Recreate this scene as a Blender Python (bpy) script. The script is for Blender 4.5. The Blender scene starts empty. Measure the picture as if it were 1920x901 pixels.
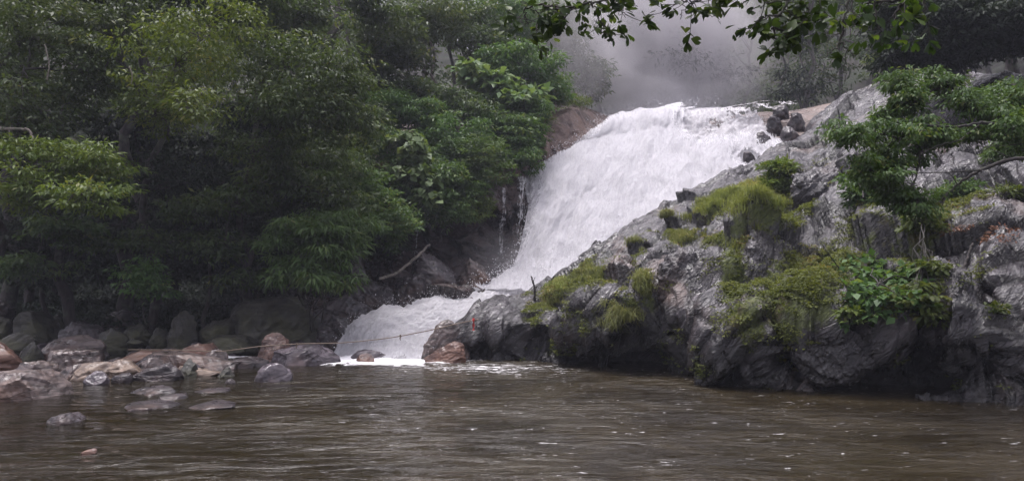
import bpy, math, random
import numpy as np
from mathutils import Vector, Matrix

# ------------------------------------------------------------------ camera, sky, sun, exposure
F = 1350.0            # focal length in photo pixels (photo 1920 x 901)
CAMH = 1.6
PITCH = math.atan(89.5 / F)
sc = bpy.context.scene
col = sc.collection
cam_d = bpy.data.cameras.new('camera'); cam = bpy.data.objects.new('camera', cam_d); col.objects.link(cam)
cam.location = (0, 0, CAMH); cam.rotation_euler = (math.pi / 2 + PITCH, 0, 0)
cam_d.sensor_width = 36; cam_d.lens = F / 1920 * 36; cam_d.clip_start = 0.05; cam_d.clip_end = 1000
sc.camera = cam

SUN_EL, SUN_AZ = math.radians(79), math.radians(-50)   # azimuth measured clockwise from +Y
world = bpy.data.worlds.new("World"); sc.world = world; world.use_nodes = True
wn = world.node_tree; wn.nodes.clear()
sky = wn.nodes.new('ShaderNodeTexSky'); sky.sky_type = 'NISHITA'; sky.sun_disc = False
sky.sun_elevation = SUN_EL; sky.sun_rotation = SUN_AZ
sky.air_density = 1.0; sky.dust_density = 4.0; sky.ozone_density = 1.0
hs = wn.nodes.new('ShaderNodeHueSaturation'); hs.inputs['Saturation'].default_value = 0.22
bg = wn.nodes.new('ShaderNodeBackground'); bg.inputs['Strength'].default_value = 0.11
wo = wn.nodes.new('ShaderNodeOutputWorld')
tintn = wn.nodes.new('ShaderNodeMixRGB'); tintn.blend_type = 'MULTIPLY'; tintn.inputs[0].default_value = 1
tintn.inputs[2].default_value = (1.02, 0.965, 1.055, 1)
wn.links.new(sky.outputs[0], hs.inputs['Color']); wn.links.new(hs.outputs[0], tintn.inputs[1])
wn.links.new(tintn.outputs[0], bg.inputs[0])
wn.links.new(bg.outputs[0], wo.inputs[0])
sun_d = bpy.data.lights.new('sun', 'SUN'); sun_d.energy = 1.5; sun_d.angle = math.radians(26); sun_d.color = (1, .97, .96)
sun = bpy.data.objects.new('sun', sun_d); col.objects.link(sun)
sd = Vector((math.sin(SUN_AZ) * math.cos(SUN_EL), math.cos(SUN_AZ) * math.cos(SUN_EL), math.sin(SUN_EL)))
sun.rotation_euler = sd.to_track_quat('Z', 'Y').to_euler()
vs = sc.view_settings
sc.display_settings.display_device = 'sRGB'
vs.view_transform = 'Standard'; vs.look = 'None'; vs.gamma = 1; vs.exposure = EXPO if 'EXPO' in globals() else 1.35
vs.use_curve_mapping = False
cy = sc.cycles
cy.use_denoising = True; cy.max_bounces = 6; cy.diffuse_bounces = 3; cy.glossy_bounces = 2
cy.transmission_bounces = 3; cy.transparent_max_bounces = 12; cy.volume_bounces = 1
cy.volume_step_rate = 4; cy.volume_max_steps = 48
cy.use_adaptive_sampling = True; cy.adaptive_threshold = 0.02
cy.sample_clamp_indirect = 6; cy.caustics_reflective = False; cy.caustics_refractive = False

# ------------------------------------------------------------------ helpers
def P(px, py, D):
    """point at forward distance D (m) that the photograph shows at pixel px, py"""
    px = np.asarray(px, float); py = np.asarray(py, float); D = np.asarray(D, float)
    xc = (px - 960) / F; yc = -(py - 450.5) / F
    yw = math.cos(PITCH) - math.sin(PITCH) * yc
    zw = math.sin(PITCH) + math.cos(PITCH) * yc
    t = D / yw
    return np.stack(np.broadcast_arrays(xc * t, D + 0 * t, CAMH + zw * t), -1)

def proj(v):
    v = np.asarray(v, float); x = v[..., 0]; y = v[..., 1]; z = v[..., 2] - CAMH
    c, s = math.cos(PITCH), math.sin(PITCH)
    d = y * c + z * s; u = -y * s + z * c
    d = np.where(d < .1, .1, d)
    return 960 + F * x / d, 450.5 - F * u / d

def _hash(i, j, k, seed):
    h = (i.astype(np.int64) * 374761393 + j.astype(np.int64) * 668265263 + k.astype(np.int64) * 2147483647 + seed * 974634777) & 0xffffffff
    h = ((h ^ (h >> 13)) * 1274126177) & 0xffffffff
    h = ((h ^ (h >> 16)) * 2246822519) & 0xffffffff
    return h ^ (h >> 15)

def perlin(p, seed=0):
    p = np.asarray(p, float); i = np.floor(p).astype(np.int64); f = p - i
    u = f * f * f * (f * (f * 6 - 15) + 10)
    out = 0
    for dx in (0, 1):
        wx = u[..., 0] if dx else 1 - u[..., 0]
        for dy in (0, 1):
            wy = u[..., 1] if dy else 1 - u[..., 1]
            for dz in (0, 1):
                wz = u[..., 2] if dz else 1 - u[..., 2]
                h = _hash(i[..., 0] + dx, i[..., 1] + dy, i[..., 2] + dz, seed)
                gx = ((h & 1023) / 511.5 - 1); gy = (((h >> 10) & 1023) / 511.5 - 1); gz = (((h >> 20) & 1023) / 511.5 - 1)
                out = out + wx * wy * wz * (gx * (f[..., 0] - dx) + gy * (f[..., 1] - dy) + gz * (f[..., 2] - dz))
    return out

def fbm(p, oct=4, seed=0, gain=.5, lac=2.03):
    a, s, t = 1., 0, 0
    p = np.asarray(p, float)
    for o in range(oct):
        s = s + a * perlin(p, seed + o * 17); t += a; a *= gain; p = p * lac
    return s / t * 1.4

def ridged(p, oct=4, seed=0, gain=.55, lac=2.07):
    a, s, t = 1., 0, 0
    p = np.asarray(p, float)
    for o in range(oct):
        s = s + a * (1 - np.abs(perlin(p, seed + o * 13)) * 2.2); t += a; a *= gain; p = p * lac
    return s / t

def worley(p, seed=0):
    """F1, F2 and a random value of the nearest cell"""
    p = np.asarray(p, float); i = np.floor(p).astype(np.int64)
    f1 = np.full(p.shape[:-1], 9.); f2 = f1.copy(); cid = np.zeros(p.shape[:-1])
    for dx in (-1, 0, 1):
        for dy in (-1, 0, 1):
            for dz in (-1, 0, 1):
                a, b, c = i[..., 0] + dx, i[..., 1] + dy, i[..., 2] + dz
                h = _hash(a, b, c, seed)
                q = np.stack([a + (h & 1023) / 1023, b + ((h >> 10) & 1023) / 1023, c + ((h >> 20) & 1023) / 1023], -1)
                d = np.sqrt(((p - q) ** 2).sum(-1))
                near = d < f1
                f2 = np.where(near, f1, np.minimum(f2, d)); cid = np.where(near, ((h >> 5) & 4095) / 4095, cid); f1 = np.where(near, d, f1)
    return f1, f2, cid

def slabs(p, seed=0, tilt=.5):
    """tilted plates: every Voronoi cell is a plane of its own slope, with sharp steps between cells"""
    p = np.asarray(p, float); i = np.floor(p).astype(np.int64)
    f1 = np.full(p.shape[:-1], 9.); f2 = f1.copy(); val = np.zeros(p.shape[:-1])
    for dx in (-1, 0, 1):
        for dy in (-1, 0, 1):
            for dz in (-1, 0, 1):
                a, b, c = i[..., 0] + dx, i[..., 1] + dy, i[..., 2] + dz
                h = _hash(a, b, c, seed); h2 = _hash(a, b, c, seed + 99)
                rel = p - np.stack([a + (h & 1023) / 1023, b + ((h >> 10) & 1023) / 1023, c + ((h >> 20) & 1023) / 1023], -1)
                d = np.sqrt((rel ** 2).sum(-1)); near = d < f1
                pl = (((h2 & 1023) / 511.5 - 1) * rel[..., 0] + (((h2 >> 10) & 1023) / 511.5 - 1) * rel[..., 1] + (((h2 >> 20) & 1023) / 511.5 - 1) * rel[..., 2]) * tilt + ((h >> 5) & 4095) / 4095 - .5
                f2 = np.where(near, f1, np.minimum(f2, d)); val = np.where(near, pl, val); f1 = np.where(near, d, f1)
    return val, np.clip((f2 - f1) * 6, 0, 1)

def sstep(a, b, x):
    t = np.clip((np.asarray(x, float) - a) / (b - a), 0, 1); return t * t * (3 - 2 * t)

def mesh_obj(name, v, f, mat=None, parent=None, smooth=False, attrs=None, n=4):
    """link vertices v (N,3) and faces f (M,n) as one mesh object"""
    me = bpy.data.meshes.new(name)
    v = np.asarray(v, np.float32).reshape(-1, 3)
    if isinstance(f, list):
        me.from_pydata(v.tolist(), [], f)
    else:
        f = np.asarray(f, np.int32); m, k = f.shape
        me.vertices.add(len(v)); me.vertices.foreach_set('co', v.ravel())
        me.loops.add(m * k); me.loops.foreach_set('vertex_index', f.ravel())
        me.polygons.add(m); me.polygons.foreach_set('loop_start', np.arange(0, m * k, k, dtype=np.int32))
        me.polygons.foreach_set('loop_total', np.full(m, k, np.int32))
        me.update(calc_edges=True)
    if smooth: me.polygons.foreach_set('use_smooth', np.ones(len(me.polygons), bool))
    for an, av in (attrs or {}).items():
        a = me.attributes.new(an, 'FLOAT', 'POINT'); a.data.foreach_set('value', np.asarray(av, np.float32).ravel())
    if mat: me.materials.append(mat)
    o = bpy.data.objects.new(name, me); col.objects.link(o)
    if parent is not None:
        o.parent = parent
    return o

def tag(o, label=None, cat=None, group=None, kind=None):
    if label: o['label'] = label
    if cat: o['category'] = cat
    if group: o['group'] = group
    if kind: o['kind'] = kind
    return o

def empty(name, loc, label, cat, group=None):
    o = bpy.data.objects.new(name, None); col.objects.link(o); o.location = [float(c) for c in loc]
    o.empty_display_size = .2
    return tag(o, label, cat, group)

def grid_faces(nr, nc):
    a = np.arange(nr * nc).reshape(nr, nc)
    return np.stack([a[:-1, :-1], a[:-1, 1:], a[1:, 1:], a[1:, :-1]], -1).reshape(-1, 4)

def cr(ctrl, t):
    """Catmull-Rom along axis 0 of ctrl at parameters t in [0, n-1], softened against overshoot"""
    n = len(ctrl); i = np.clip(np.floor(t).astype(int), 0, n - 2); f = (t - i).reshape((-1,) + (1,) * (ctrl.ndim - 1))
    p0 = ctrl[np.clip(i - 1, 0, n - 1)]; p1 = ctrl[i]; p2 = ctrl[i + 1]; p3 = ctrl[np.clip(i + 2, 0, n - 1)]
    m1 = (p2 - p0) * .38; m2 = (p3 - p1) * .38
    return (2 * f**3 - 3 * f**2 + 1) * p1 + (f**3 - 2 * f**2 + f) * m1 + (-2 * f**3 + 3 * f**2) * p2 + (f**3 - f**2) * m2

def patch(ctrl, nr, nc):
    """ctrl (R,C,3) world points -> (nr,nc,3), rows and columns spaced evenly by length"""
    ctrl = np.asarray(ctrl, float)
    def par(axis, n):
        d = np.linalg.norm(np.diff(ctrl, axis=axis), axis=-1).mean(axis=1 - axis)
        c = np.concatenate([[0], np.cumsum(d)])
        return np.interp(np.linspace(0, c[-1], n), c, np.arange(len(c)))
    a = cr(ctrl, par(0, nr)); a = np.swapaxes(cr(np.swapaxes(a, 0, 1), par(1, nc)), 0, 1)
    return a

def normals(g):
    du = np.gradient(g, axis=1); dv = np.gradient(g, axis=0)
    n = np.cross(du, dv); n /= np.linalg.norm(n, axis=-1, keepdims=True) + 1e-9
    return n

# ------------------------------------------------------------------ material helpers
class NT:
    def __init__(s, name):
        s.m = bpy.data.materials.new(name); s.m.use_nodes = True; s.t = s.m.node_tree; s.t.nodes.clear()
        s.out = s.n('ShaderNodeOutputMaterial')
    def n(s, typ, **kw):
        nd = s.t.nodes.new(typ)
        for k, v in kw.items():
            if k.startswith('i_'):
                key = k[2:]; key = int(key) if key.isdigit() else key.replace('_', ' ')
                s.set(nd.inputs[key], v)
            else: setattr(nd, k, v)
        return nd
    def set(s, sock, v):
        if isinstance(v, bpy.types.NodeSocket): s.t.links.new(v, sock)
        elif isinstance(v, tuple) and len(v) == 3 and sock.type == 'RGBA': sock.default_value = (*v, 1)
        else: sock.default_value = v
    def math(s, op, a, b=0., c=None, clamp=False):
        nd = s.n('ShaderNodeMath', operation=op, use_clamp=clamp); s.set(nd.inputs[0], a); s.set(nd.inputs[1], b)
        if c is not None: s.set(nd.inputs[2], c)
        return nd.outputs[0]
    def mix(s, f, a, b, blend='MIX'):
        nd = s.n('ShaderNodeMixRGB', blend_type=blend); s.set(nd.inputs[0], f); s.set(nd.inputs[1], a); s.set(nd.inputs[2], b)
        return nd.outputs[0]
    def pos(s): return s.n('ShaderNodeNewGeometry').outputs['Position']
    def obj(s): return s.n('ShaderNodeTexCoord').outputs['Object']
    def mapping(s, vec, scale=(1, 1, 1), rot=(0, 0, 0), loc=(0, 0, 0)):
        nd = s.n('ShaderNodeMapping'); s.set(nd.inputs['Vector'], vec); nd.inputs['Scale'].default_value = scale
        nd.inputs['Rotation'].default_value = rot; nd.inputs['Location'].default_value = loc
        return nd.outputs[0]
    def layered(s, vec, rot, k=5.5):
        return s.mapping(s.mapping(vec, rot=rot), scale=(1, 1, k))
    def noise(s, vec, scale, detail=4, rough=.55, dist=0.):
        nd = s.n('ShaderNodeTexNoise'); s.set(nd.inputs['Vector'], vec); nd.inputs['Scale'].default_value = scale
        nd.inputs['Detail'].default_value = detail; nd.inputs['Roughness'].default_value = rough; nd.inputs['Distortion'].default_value = dist
        return nd.outputs['Fac']
    def ramp(s, f, a, b, lo=0., hi=1.):
        nd = s.n('ShaderNodeMapRange', interpolation_type='SMOOTHSTEP'); s.set(nd.inputs[0], f)
        nd.inputs[1].default_value = a; nd.inputs[2].default_value = b; nd.inputs[3].default_value = lo; nd.inputs[4].default_value = hi
        return nd.outputs[0]
    def attr(s, name): return s.n('ShaderNodeAttribute', attribute_name=name).outputs['Fac']
    def bump(s, h, strength=1., dist=.02, normal=None):
        nd = s.n('ShaderNodeBump'); s.set(nd.inputs['Height'], h); nd.inputs['Strength'].default_value = strength
        nd.inputs['Distance'].default_value = dist
        if normal is not None: s.set(nd.inputs['Normal'], normal)
        return nd.outputs[0]
    def surf(s, sh): s.t.links.new(sh, s.out.inputs['Surface']); return s.m
# ------------------------------------------------------------------ materials
def rock_material(name, dark, light, warm=None, warm_amt=0., moss_col=(.085, .105, .022), rough=(.22, .55), scale=1., strat=(0, 0, 0), use_moss=False, bumpd=.06, obj=False, spec=.5):
    s = NT(name)
    p = s.obj() if obj else s.pos()
    wq = s.n('ShaderNodeTexNoise', i_Vector=p, i_Scale=.8 * scale).outputs['Color']
    st = s.layered(s.mix(.10, p, wq, 'ADD'), strat, 6.)
    big = s.noise(p, .9 * scale, 5, .6)
    fol = s.noise(st, 1.5 * scale, 6, .62, .5)
    fine = s.noise(p, 9 * scale, 6, .7)
    v = s.mix(.3, fol, fine)
    c = s.mix(s.ramp(v, .38, .62), dark, light)
    c = s.mix(s.ramp(big, .42, .62, 0, .7), c, tuple(x * .8 for x in dark))
    if warm:
        w = s.noise(p, .55 * scale, 4, .6)
        c = s.mix(s.ramp(w, .62 - .35 * warm_amt, .78 - .3 * warm_amt), c, s.mix(.5, warm, s.mix(1, warm, s.mix(0, fine, fine), 'MULTIPLY')))
    lich = s.n('ShaderNodeTexVoronoi', i_Vector=p, i_Scale=7. * scale).outputs['Distance']
    lmask = s.math('MULTIPLY', s.ramp(lich, .30, .18), s.ramp(s.noise(p, 1.7 * scale, 4), .56, .66))
    c = s.mix(s.math('MULTIPLY', lmask, .35), c, tuple(min(.5, x * 2.2) for x in light))
    rg = s.ramp(s.noise(p, 2.3 * scale, 5, .6), .35, .65, rough[0], rough[1])
    if use_moss:
        c = s.mix(s.math('MULTIPLY', s.attr('crack'), .85), c, (.010, .009, .010))
        mm = s.math('ADD', s.attr('moss'), s.math('MULTIPLY', s.math('SUBTRACT', s.noise(p, 4.5, 6, .7), .5), 1.5))
        mask = s.ramp(mm, .40, .62)
        g = s.mix(s.ramp(s.noise(p, 14, 5, .7), .35, .65), tuple(x * .5 for x in moss_col), moss_col)
        g = s.mix(s.ramp(s.noise(p, 1.6, 3), .5, .65, 0, .6), g, (.10, .075, .03))
        c = s.mix(mask, c, g); rg = s.math('MAXIMUM', rg, s.math('MULTIPLY', mask, .95))
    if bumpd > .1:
        zz = s.n('ShaderNodeSeparateXYZ', i_0=s.pos()).outputs['Z']; c = s.mix(s.ramp(s.math('ADD', zz, s.math('MULTIPLY', big, .8)), .5, 1.9, .5, 0.), c, (.018, .018, .017))  # lower rock darkened by height: algae, and shade painted into the colour
    if name.startswith('tan'): c = s.mix(s.attr('wet'), c, s.mix(1, c, (.22, .20, .22), 'MULTIPLY')); rg = s.math('SUBTRACT', rg, s.math('MULTIPLY', s.attr('wet'), .2))
    # foliation, crumple and cracks as relief
    wv = s.n('ShaderNodeTexVoronoi', feature='DISTANCE_TO_EDGE', i_Vector=s.mix(.12, st, s.n('ShaderNodeTexNoise', i_Vector=p, i_Scale=3. * scale).outputs['Color']), i_Scale=1.3 * scale).outputs['Distance']
    crack = s.ramp(wv, 0, .035)
    hgt = s.math('ADD', s.math('MULTIPLY', fol, .8), s.math('MULTIPLY', fine, .12))
    hgt = s.math('ADD', hgt, s.math('MULTIPLY', crack, .12))
    cr2 = s.noise(s.layered(p, (strat[0] + .25, strat[1] - .5, strat[2]), 3.2), 2.2 * scale, 5, .6, .8)
    hgt = s.math('ADD', hgt, s.math('MULTIPLY', s.math('ABSOLUTE', s.math('SUBTRACT', cr2, .5)), 1.0))
    nb = s.bump(hgt, 1., bumpd)
    c = s.mix(s.math('MULTIPLY', s.math('SUBTRACT', 1, crack), .5), c, (.012, .011, .012))
    b = s.n('ShaderNodeBsdfPrincipled', i_Base_Color=c, i_Roughness=rg, i_Normal=nb)
    b.inputs['Specular IOR Level'].default_value = spec
    if use_moss and bumpd > .1:
        b.inputs['Coat Weight'].default_value = .15; b.inputs['Coat Roughness'].default_value = .12; s.set(b.inputs['Coat Normal'], nb)
    return s.surf(b.outputs[0])

M = {}
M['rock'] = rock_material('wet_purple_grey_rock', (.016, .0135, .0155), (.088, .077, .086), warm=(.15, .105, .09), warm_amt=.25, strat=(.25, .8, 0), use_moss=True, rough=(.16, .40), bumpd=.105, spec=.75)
M['cliff'] = rock_material('tan_brown_ledge_rock', (.085, .062, .054), (.44, .335, .29), warm=(.30, .205, .165), warm_amt=.8, strat=(.3, .15, 0), use_moss=True, rough=(.3, .6), bumpd=.07)
M['boulder_grey'] = rock_material('grey_brown_boulder', (.035, .027, .025), (.165, .128, .118), warm=(.20, .125, .095), warm_amt=.4, rough=(.25, .5), obj=True, bumpd=.03)
M['boulder_purple'] = rock_material('purple_grey_boulder', (.04, .032, .038), (.16, .135, .15), warm=(.19, .13, .12), warm_amt=.2, rough=(.25, .45), obj=True, bumpd=.02)
M['boulder_tan'] = rock_material('tan_boulder', (.06, .045, .036), (.21, .155, .125), warm=(.26, .19, .14), warm_amt=.6, rough=(.35, .6), obj=True, bumpd=.02)
M['boulder_red'] = rock_material('red_brown_boulder', (.05, .027, .022), (.17, .105, .085), warm=(.18, .09, .06), warm_amt=.6, rough=(.3, .5), obj=True, bumpd=.02)
M['boulder_moss'] = rock_material('mossy_olive_boulder', (.010, .010, .008), (.045, .042, .032), warm=(.085, .085, .05), warm_amt=.5, rough=(.5, .85), obj=True, bumpd=.03)
M['boulder_dark'] = rock_material('dark_wet_boulder', (.018, .015, .017), (.085, .07, .074), warm=(.09, .055, .045), warm_amt=.3, rough=(.22, .5), obj=True, bumpd=.03)

def leaf_material(name, c1, c2, yellow=None, gloss=.45, trans=.38):
    s = NT(name)
    t = s.attr('tint'); oi = s.n('ShaderNodeObjectInfo').outputs['Random']
    c = s.mix(t, c1, c2)
    if yellow: c = s.mix(s.ramp(t, .78, .98), c, yellow)
    hsv = s.n('ShaderNodeHueSaturation', i_Color=c); s.set(hsv.inputs['Value'], s.math('MULTIPLY_ADD', oi, .35, .82))
    s.set(hsv.inputs['Hue'], s.math('MULTIPLY_ADD', oi, .022, .489))
    c = hsv.outputs[0]
    b = s.n('ShaderNodeBsdfPrincipled', i_Base_Color=c, i_Roughness=gloss); b.inputs['Specular IOR Level'].default_value = .18
    tr = s.n('ShaderNodeBsdfTranslucent', i_Color=s.mix(1, c, (1.25, 1.2, .5), 'MULTIPLY'))
    mx = s.n('ShaderNodeMixShader', i_0=trans); s.set(mx.inputs[1], b.outputs[0]); s.set(mx.inputs[2], tr.outputs[0])
    return s.surf(mx.outputs[0])

M['leaf'] = leaf_material('forest_leaf', (.035, .062, .026), (.085, .125, .052), (.14, .16, .06))
M['leaf_bright'] = leaf_material('yellow_green_leaf', (.055, .09, .022), (.13, .17, .04), (.2, .2, .06))
M['leaf_fresh'] = leaf_material('fresh_green_leaf', (.042, .085, .028), (.10, .17, .055), (.16, .19, .07))
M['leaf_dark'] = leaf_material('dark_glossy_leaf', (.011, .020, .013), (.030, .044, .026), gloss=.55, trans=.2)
M['leaf_pale'] = leaf_material('pale_vine_leaf', (.085, .14, .055), (.15, .21, .09), (.21, .25, .12))
M['leaf_near'] = leaf_material('round_near_leaf', (.018, .034, .012), (.042, .075, .018), (.08, .12, .025), gloss=.4, trans=.45)
M['leaf_dead'] = leaf_material('dead_brown_leaf', (.12, .05, .03), (.24, .12, .07), trans=.15)
M['grass'] = leaf_material('grass_blade', (.15, .185, .06), (.30, .32, .13), (.36, .30, .15), gloss=.6, trans=.4)
M['moss_leaf'] = leaf_material('creeper_leaf', (.070, .085, .022), (.15, .16, .045), (.20, .13, .07), gloss=.6, trans=.4)

def bark_material(name, a, b_):
    s = NT(name); p = s.obj()
    f = s.noise(s.mapping(p, scale=(1, 1, .25)), 14, 6, .7)
    c = s.mix(s.ramp(f, .3, .7), a, b_)
    c = s.mix(s.ramp(s.noise(p, 2.5, 3), .5, .66, 0, .6), c, (.09, .10, .07))
    b = s.n('ShaderNodeBsdfPrincipled', i_Base_Color=c, i_Roughness=.85, i_Normal=s.bump(f, 1, .02))
    return s.surf(b.outputs[0])
M['bark'] = bark_material('grey_bark', (.035, .03, .026), (.14, .125, .11))
M['bark_dark'] = bark_material('dark_bark', (.012, .010, .010), (.045, .036, .034))
M['bark_pale'] = bark_material('pale_wood', (.10, .085, .07), (.24, .21, .18))

def soil():
    s = NT('forest_floor'); p = s.pos()
    f = s.noise(p, 3, 6, .7); g = s.noise(p, .5, 4)
    c = s.mix(s.ramp(f, .35, .65), (.008, .007, .006), (.028, .024, .017))
    c = s.mix(s.ramp(g, .45, .6, 0, .7), c, (.02, .032, .012))
    b = s.n('ShaderNodeBsdfPrincipled', i_Base_Color=c, i_Roughness=.95, i_Normal=s.bump(f, 1, .08))
    return s.surf(b.outputs[0])
M['soil'] = soil()

def bed():
    s = NT('pebbly_riverbed'); p = s.pos()
    vo = s.n('ShaderNodeTexVoronoi', i_Vector=s.mapping(p, scale=(1, 1.2, 1)), i_Scale=2.2)
    f = s.noise(p, 4, 6, .7)
    c = s.mix(s.ramp(f, .35, .65), (.07, .048, .028), (.17, .12, .075))
    c = s.mix(s.math('MULTIPLY', s.ramp(vo.outputs['Distance'], .5, .2), .6), c, s.mix(.75, (.24, .15, .10), vo.outputs['Color'], 'MULTIPLY'))
    b = s.n('ShaderNodeBsdfPrincipled', i_Base_Color=c, i_Roughness=.8, i_Normal=s.bump(vo.outputs['Distance'], .6, .05))
    return s.surf(b.outputs[0])
M['bed'] = bed()

def pool_water():
    s = NT('brown_pool_water'); p = s.pos()
    big = s.noise(s.mapping(p, scale=(.35, .8, 1)), .6, 3, .5, .4)
    w1 = s.noise(s.mapping(p, scale=(1., 2.6, 1), rot=(0, 0, .12)), 1.9, 5, .6, .7)
    w2 = s.noise(s.mapping(p, scale=(1., 2.2, 1), rot=(0, 0, -.2)), 7.5, 4, .6, .5)
    amp = s.math('MULTIPLY', s.ramp(big, .35, .65, .5, 1.35), s.math('MULTIPLY_ADD', s.attr('deep'), .7, .35))
    h = s.math('MULTIPLY', s.math('ADD', w1, s.math('MULTIPLY', w2, .14)), amp)
    nb = s.bump(h, 1., .085)
    # foam: 'foam' is stored per vertex (thick by the cascade, thin flecks drifting off it)
    fm = s.attr('foam')
    fn = s.noise(s.mapping(p, scale=(1, 2.3, 1), rot=(0, 0, .1)), 3.2, 8, .74, 1.2)
    fk = s.noise(s.mapping(p, scale=(1, 3.6, 1), rot=(0, 0, .1)), 5.5, 4, .65, .8)
    fk2 = s.noise(s.mapping(p, scale=(1, 1.6, 1)), .8, 3, .6)
    foam = s.ramp(s.math('ADD', fn, s.math('MULTIPLY', s.math('SUBTRACT', fm, .5), .75)), .52, .64)
    fleck = s.math('MULTIPLY', s.ramp(fk, .65, .70), s.math('MULTIPLY', s.ramp(fk2, .42, .6), s.ramp(s.attr('fleck'), 0, 1)))  # white flecks stand for both foam specks and surface glints painted in
    foam = s.math('MAXIMUM', foam, fleck)
    murk = s.mix(s.ramp(s.noise(p, .7, 4, .6, .5), .35, .65), (.017, .013, .007), (.030, .023, .012))
    tr = s.n('ShaderNodeBsdfTransparent', i_Color=(.24, .18, .10))
    df = s.n('ShaderNodeBsdfDiffuse', i_Color=murk)
    mx = s.n('ShaderNodeMixShader'); s.set(mx.inputs[0], s.math('MULTIPLY_ADD', s.attr('deep'), .6, .32)); s.set(mx.inputs[1], tr.outputs[0]); s.set(mx.inputs[2], df.outputs[0])
    gl = s.n('ShaderNodeBsdfGlossy', i_Color=(1, 1, 1), i_Roughness=.05, i_Normal=nb)
    fr = s.n('ShaderNodeFresnel', i_IOR=1.33, i_Normal=nb)
    m2 = s.n('ShaderNodeMixShader', i_0=fr.outputs[0]); s.set(m2.inputs[1], mx.outputs[0]); s.set(m2.inputs[2], gl.outputs[0])
    fd = s.n('ShaderNodeBsdfDiffuse', i_Color=(.80, .79, .80))
    m3 = s.n('ShaderNodeMixShader', i_0=foam); s.set(m3.inputs[1], m2.outputs[0]); s.set(m3.inputs[2], fd.outputs[0])
    return s.surf(m3.outputs[0])
M['water'] = pool_water()

def white_water(name, cover_bias=0., fl=(11, 2.2), dots=26.):
    """falling water: opaque froth where 'cover' is high, breaking into strands along 'flow' (u, v) where it is low"""
    s = NT(name)
    u, v = s.attr('fu'), s.attr('fv')
    cx = s.n('ShaderNodeCombineXYZ'); s.set(cx.inputs[0], s.math('MULTIPLY', u, fl[0] / 10)); s.set(cx.inputs[1], s.math('MULTIPLY', v, fl[1] / 10))
    strand = s.noise(cx.outputs[0], 10, 7, .68, .25)
    cx2 = s.n('ShaderNodeCombineXYZ'); s.set(cx2.inputs[0], u); s.set(cx2.inputs[1], s.math('MULTIPLY', v, .55))
    drop = s.noise(cx2.outputs[0], dots / 2, 6, .75, .3)
    f = s.math('ADD', s.math('MULTIPLY', strand, .45), s.math('MULTIPLY', drop, .55))
    cov = s.math('ADD', f, s.math('MULTIPLY', s.math('SUBTRACT', s.attr('cover'), .5), 1.1))
    a = s.ramp(cov, .46 - cover_bias, .58 - cover_bias)
    thin = s.ramp(f, .40, .60)
    c = s.mix(thin, (.72, .70, .74), (.93, .92, .94))
    nb = s.bump(f, 1., .20)
    df = s.n('ShaderNodeBsdfDiffuse', i_Color=c, i_Normal=nb)
    tl = s.n('ShaderNodeBsdfTranslucent', i_Color=(.88, .88, .9))
    m0 = s.n('ShaderNodeMixShader', i_0=.35); s.set(m0.inputs[1], df.outputs[0]); s.set(m0.inputs[2], tl.outputs[0])
    tp = s.n('ShaderNodeBsdfTransparent')
    mx = s.n('ShaderNodeMixShader', i_0=a); s.set(mx.inputs[1], tp.outputs[0]); s.set(mx.inputs[2], m0.outputs[0])
    return s.surf(mx.outputs[0])
M['fall'] = white_water('white_falling_water')
M['strands'] = white_water('thin_water_strands', fl=(26, .9), dots=20)

s_ = NT('white_foam'); b_ = s_.n('ShaderNodeBsdfDiffuse', i_Color=(.9, .89, .91)); M['foam'] = s_.surf(b_.outputs[0])
def plain(name, c, rough=.7):
    s = NT(name); f = s.noise(s.obj(), 30, 4)
    b = s.n('ShaderNodeBsdfPrincipled', i_Base_Color=s.mix(f, tuple(x * .7 for x in c), c), i_Roughness=rough)
    return s.surf(b.outputs[0])
M['rope'] = plain('weathered_rope', (.20, .15, .11)); M['red_cloth'] = plain('red_cloth', (.45, .03, .025))
# ------------------------------------------------------------------ terrain sheet
def H(x, y):
    x = np.asarray(x, float); y = np.asarray(y, float)
    # left bank: low boulder shore, then a wooded hillside
    left = -1.0 + 1.15 * sstep(16.5, 20.5, y) + .35 * sstep(20.5, 27, y) + .62 * np.maximum(y - 27, 0)
    left = np.where(x < -13, left + .05 * np.maximum(-13 - x, 0) * sstep(14, 20, y), left)
    mid = -1.0 + 4.0 * sstep(24.2, 27.5, y) + 4.3 * sstep(27.5, 34, y) + .5 * np.maximum(y - 35, 0)
    right = -1.0 + 9.7 * sstep(34, 37.5, y) + .10 * np.maximum(y - 38, 0) + .62 * np.maximum(y - 52, 0)
    a = sstep(-12.5, -7.5, x); b = sstep(0.5, 5, x)
    h = left * (1 - a) + mid * a
    h = h * (1 - b) + right * b
    far_r = sstep(18, 30, x)     # right-hand valley side climbs
    h = h + far_r * (.55 * np.maximum(x - 20, 0)) * sstep(20, 40, y)
    h = 62 * np.tanh(h / 62)
    h = h + .25 * fbm(np.stack([x * .22, y * .22, 0 * x], -1), 4, 5) * sstep(17, 24, y) * 2
    return h

xs = np.concatenate([np.linspace(-110, -32, 30, endpoint=False), np.linspace(-32, 22, 260, endpoint=False), np.linspace(22, 120, 34)])
ys = np.concatenate([np.linspace(-60, 0, 12, endpoint=False), np.linspace(0, 60, 260, endpoint=False), np.linspace(60, 116, 20)])
X, Y = np.meshgrid(xs, ys)
Z = H(X, Y) + .05 * fbm(np.stack([X, Y, 0 * X], -1), 3, 9)
g = np.stack([X, Y, Z], -1)
o = mesh_obj('ground', g, grid_faces(len(ys), len(xs)), M['soil'], smooth=True); tag(o, kind='structure')
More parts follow.
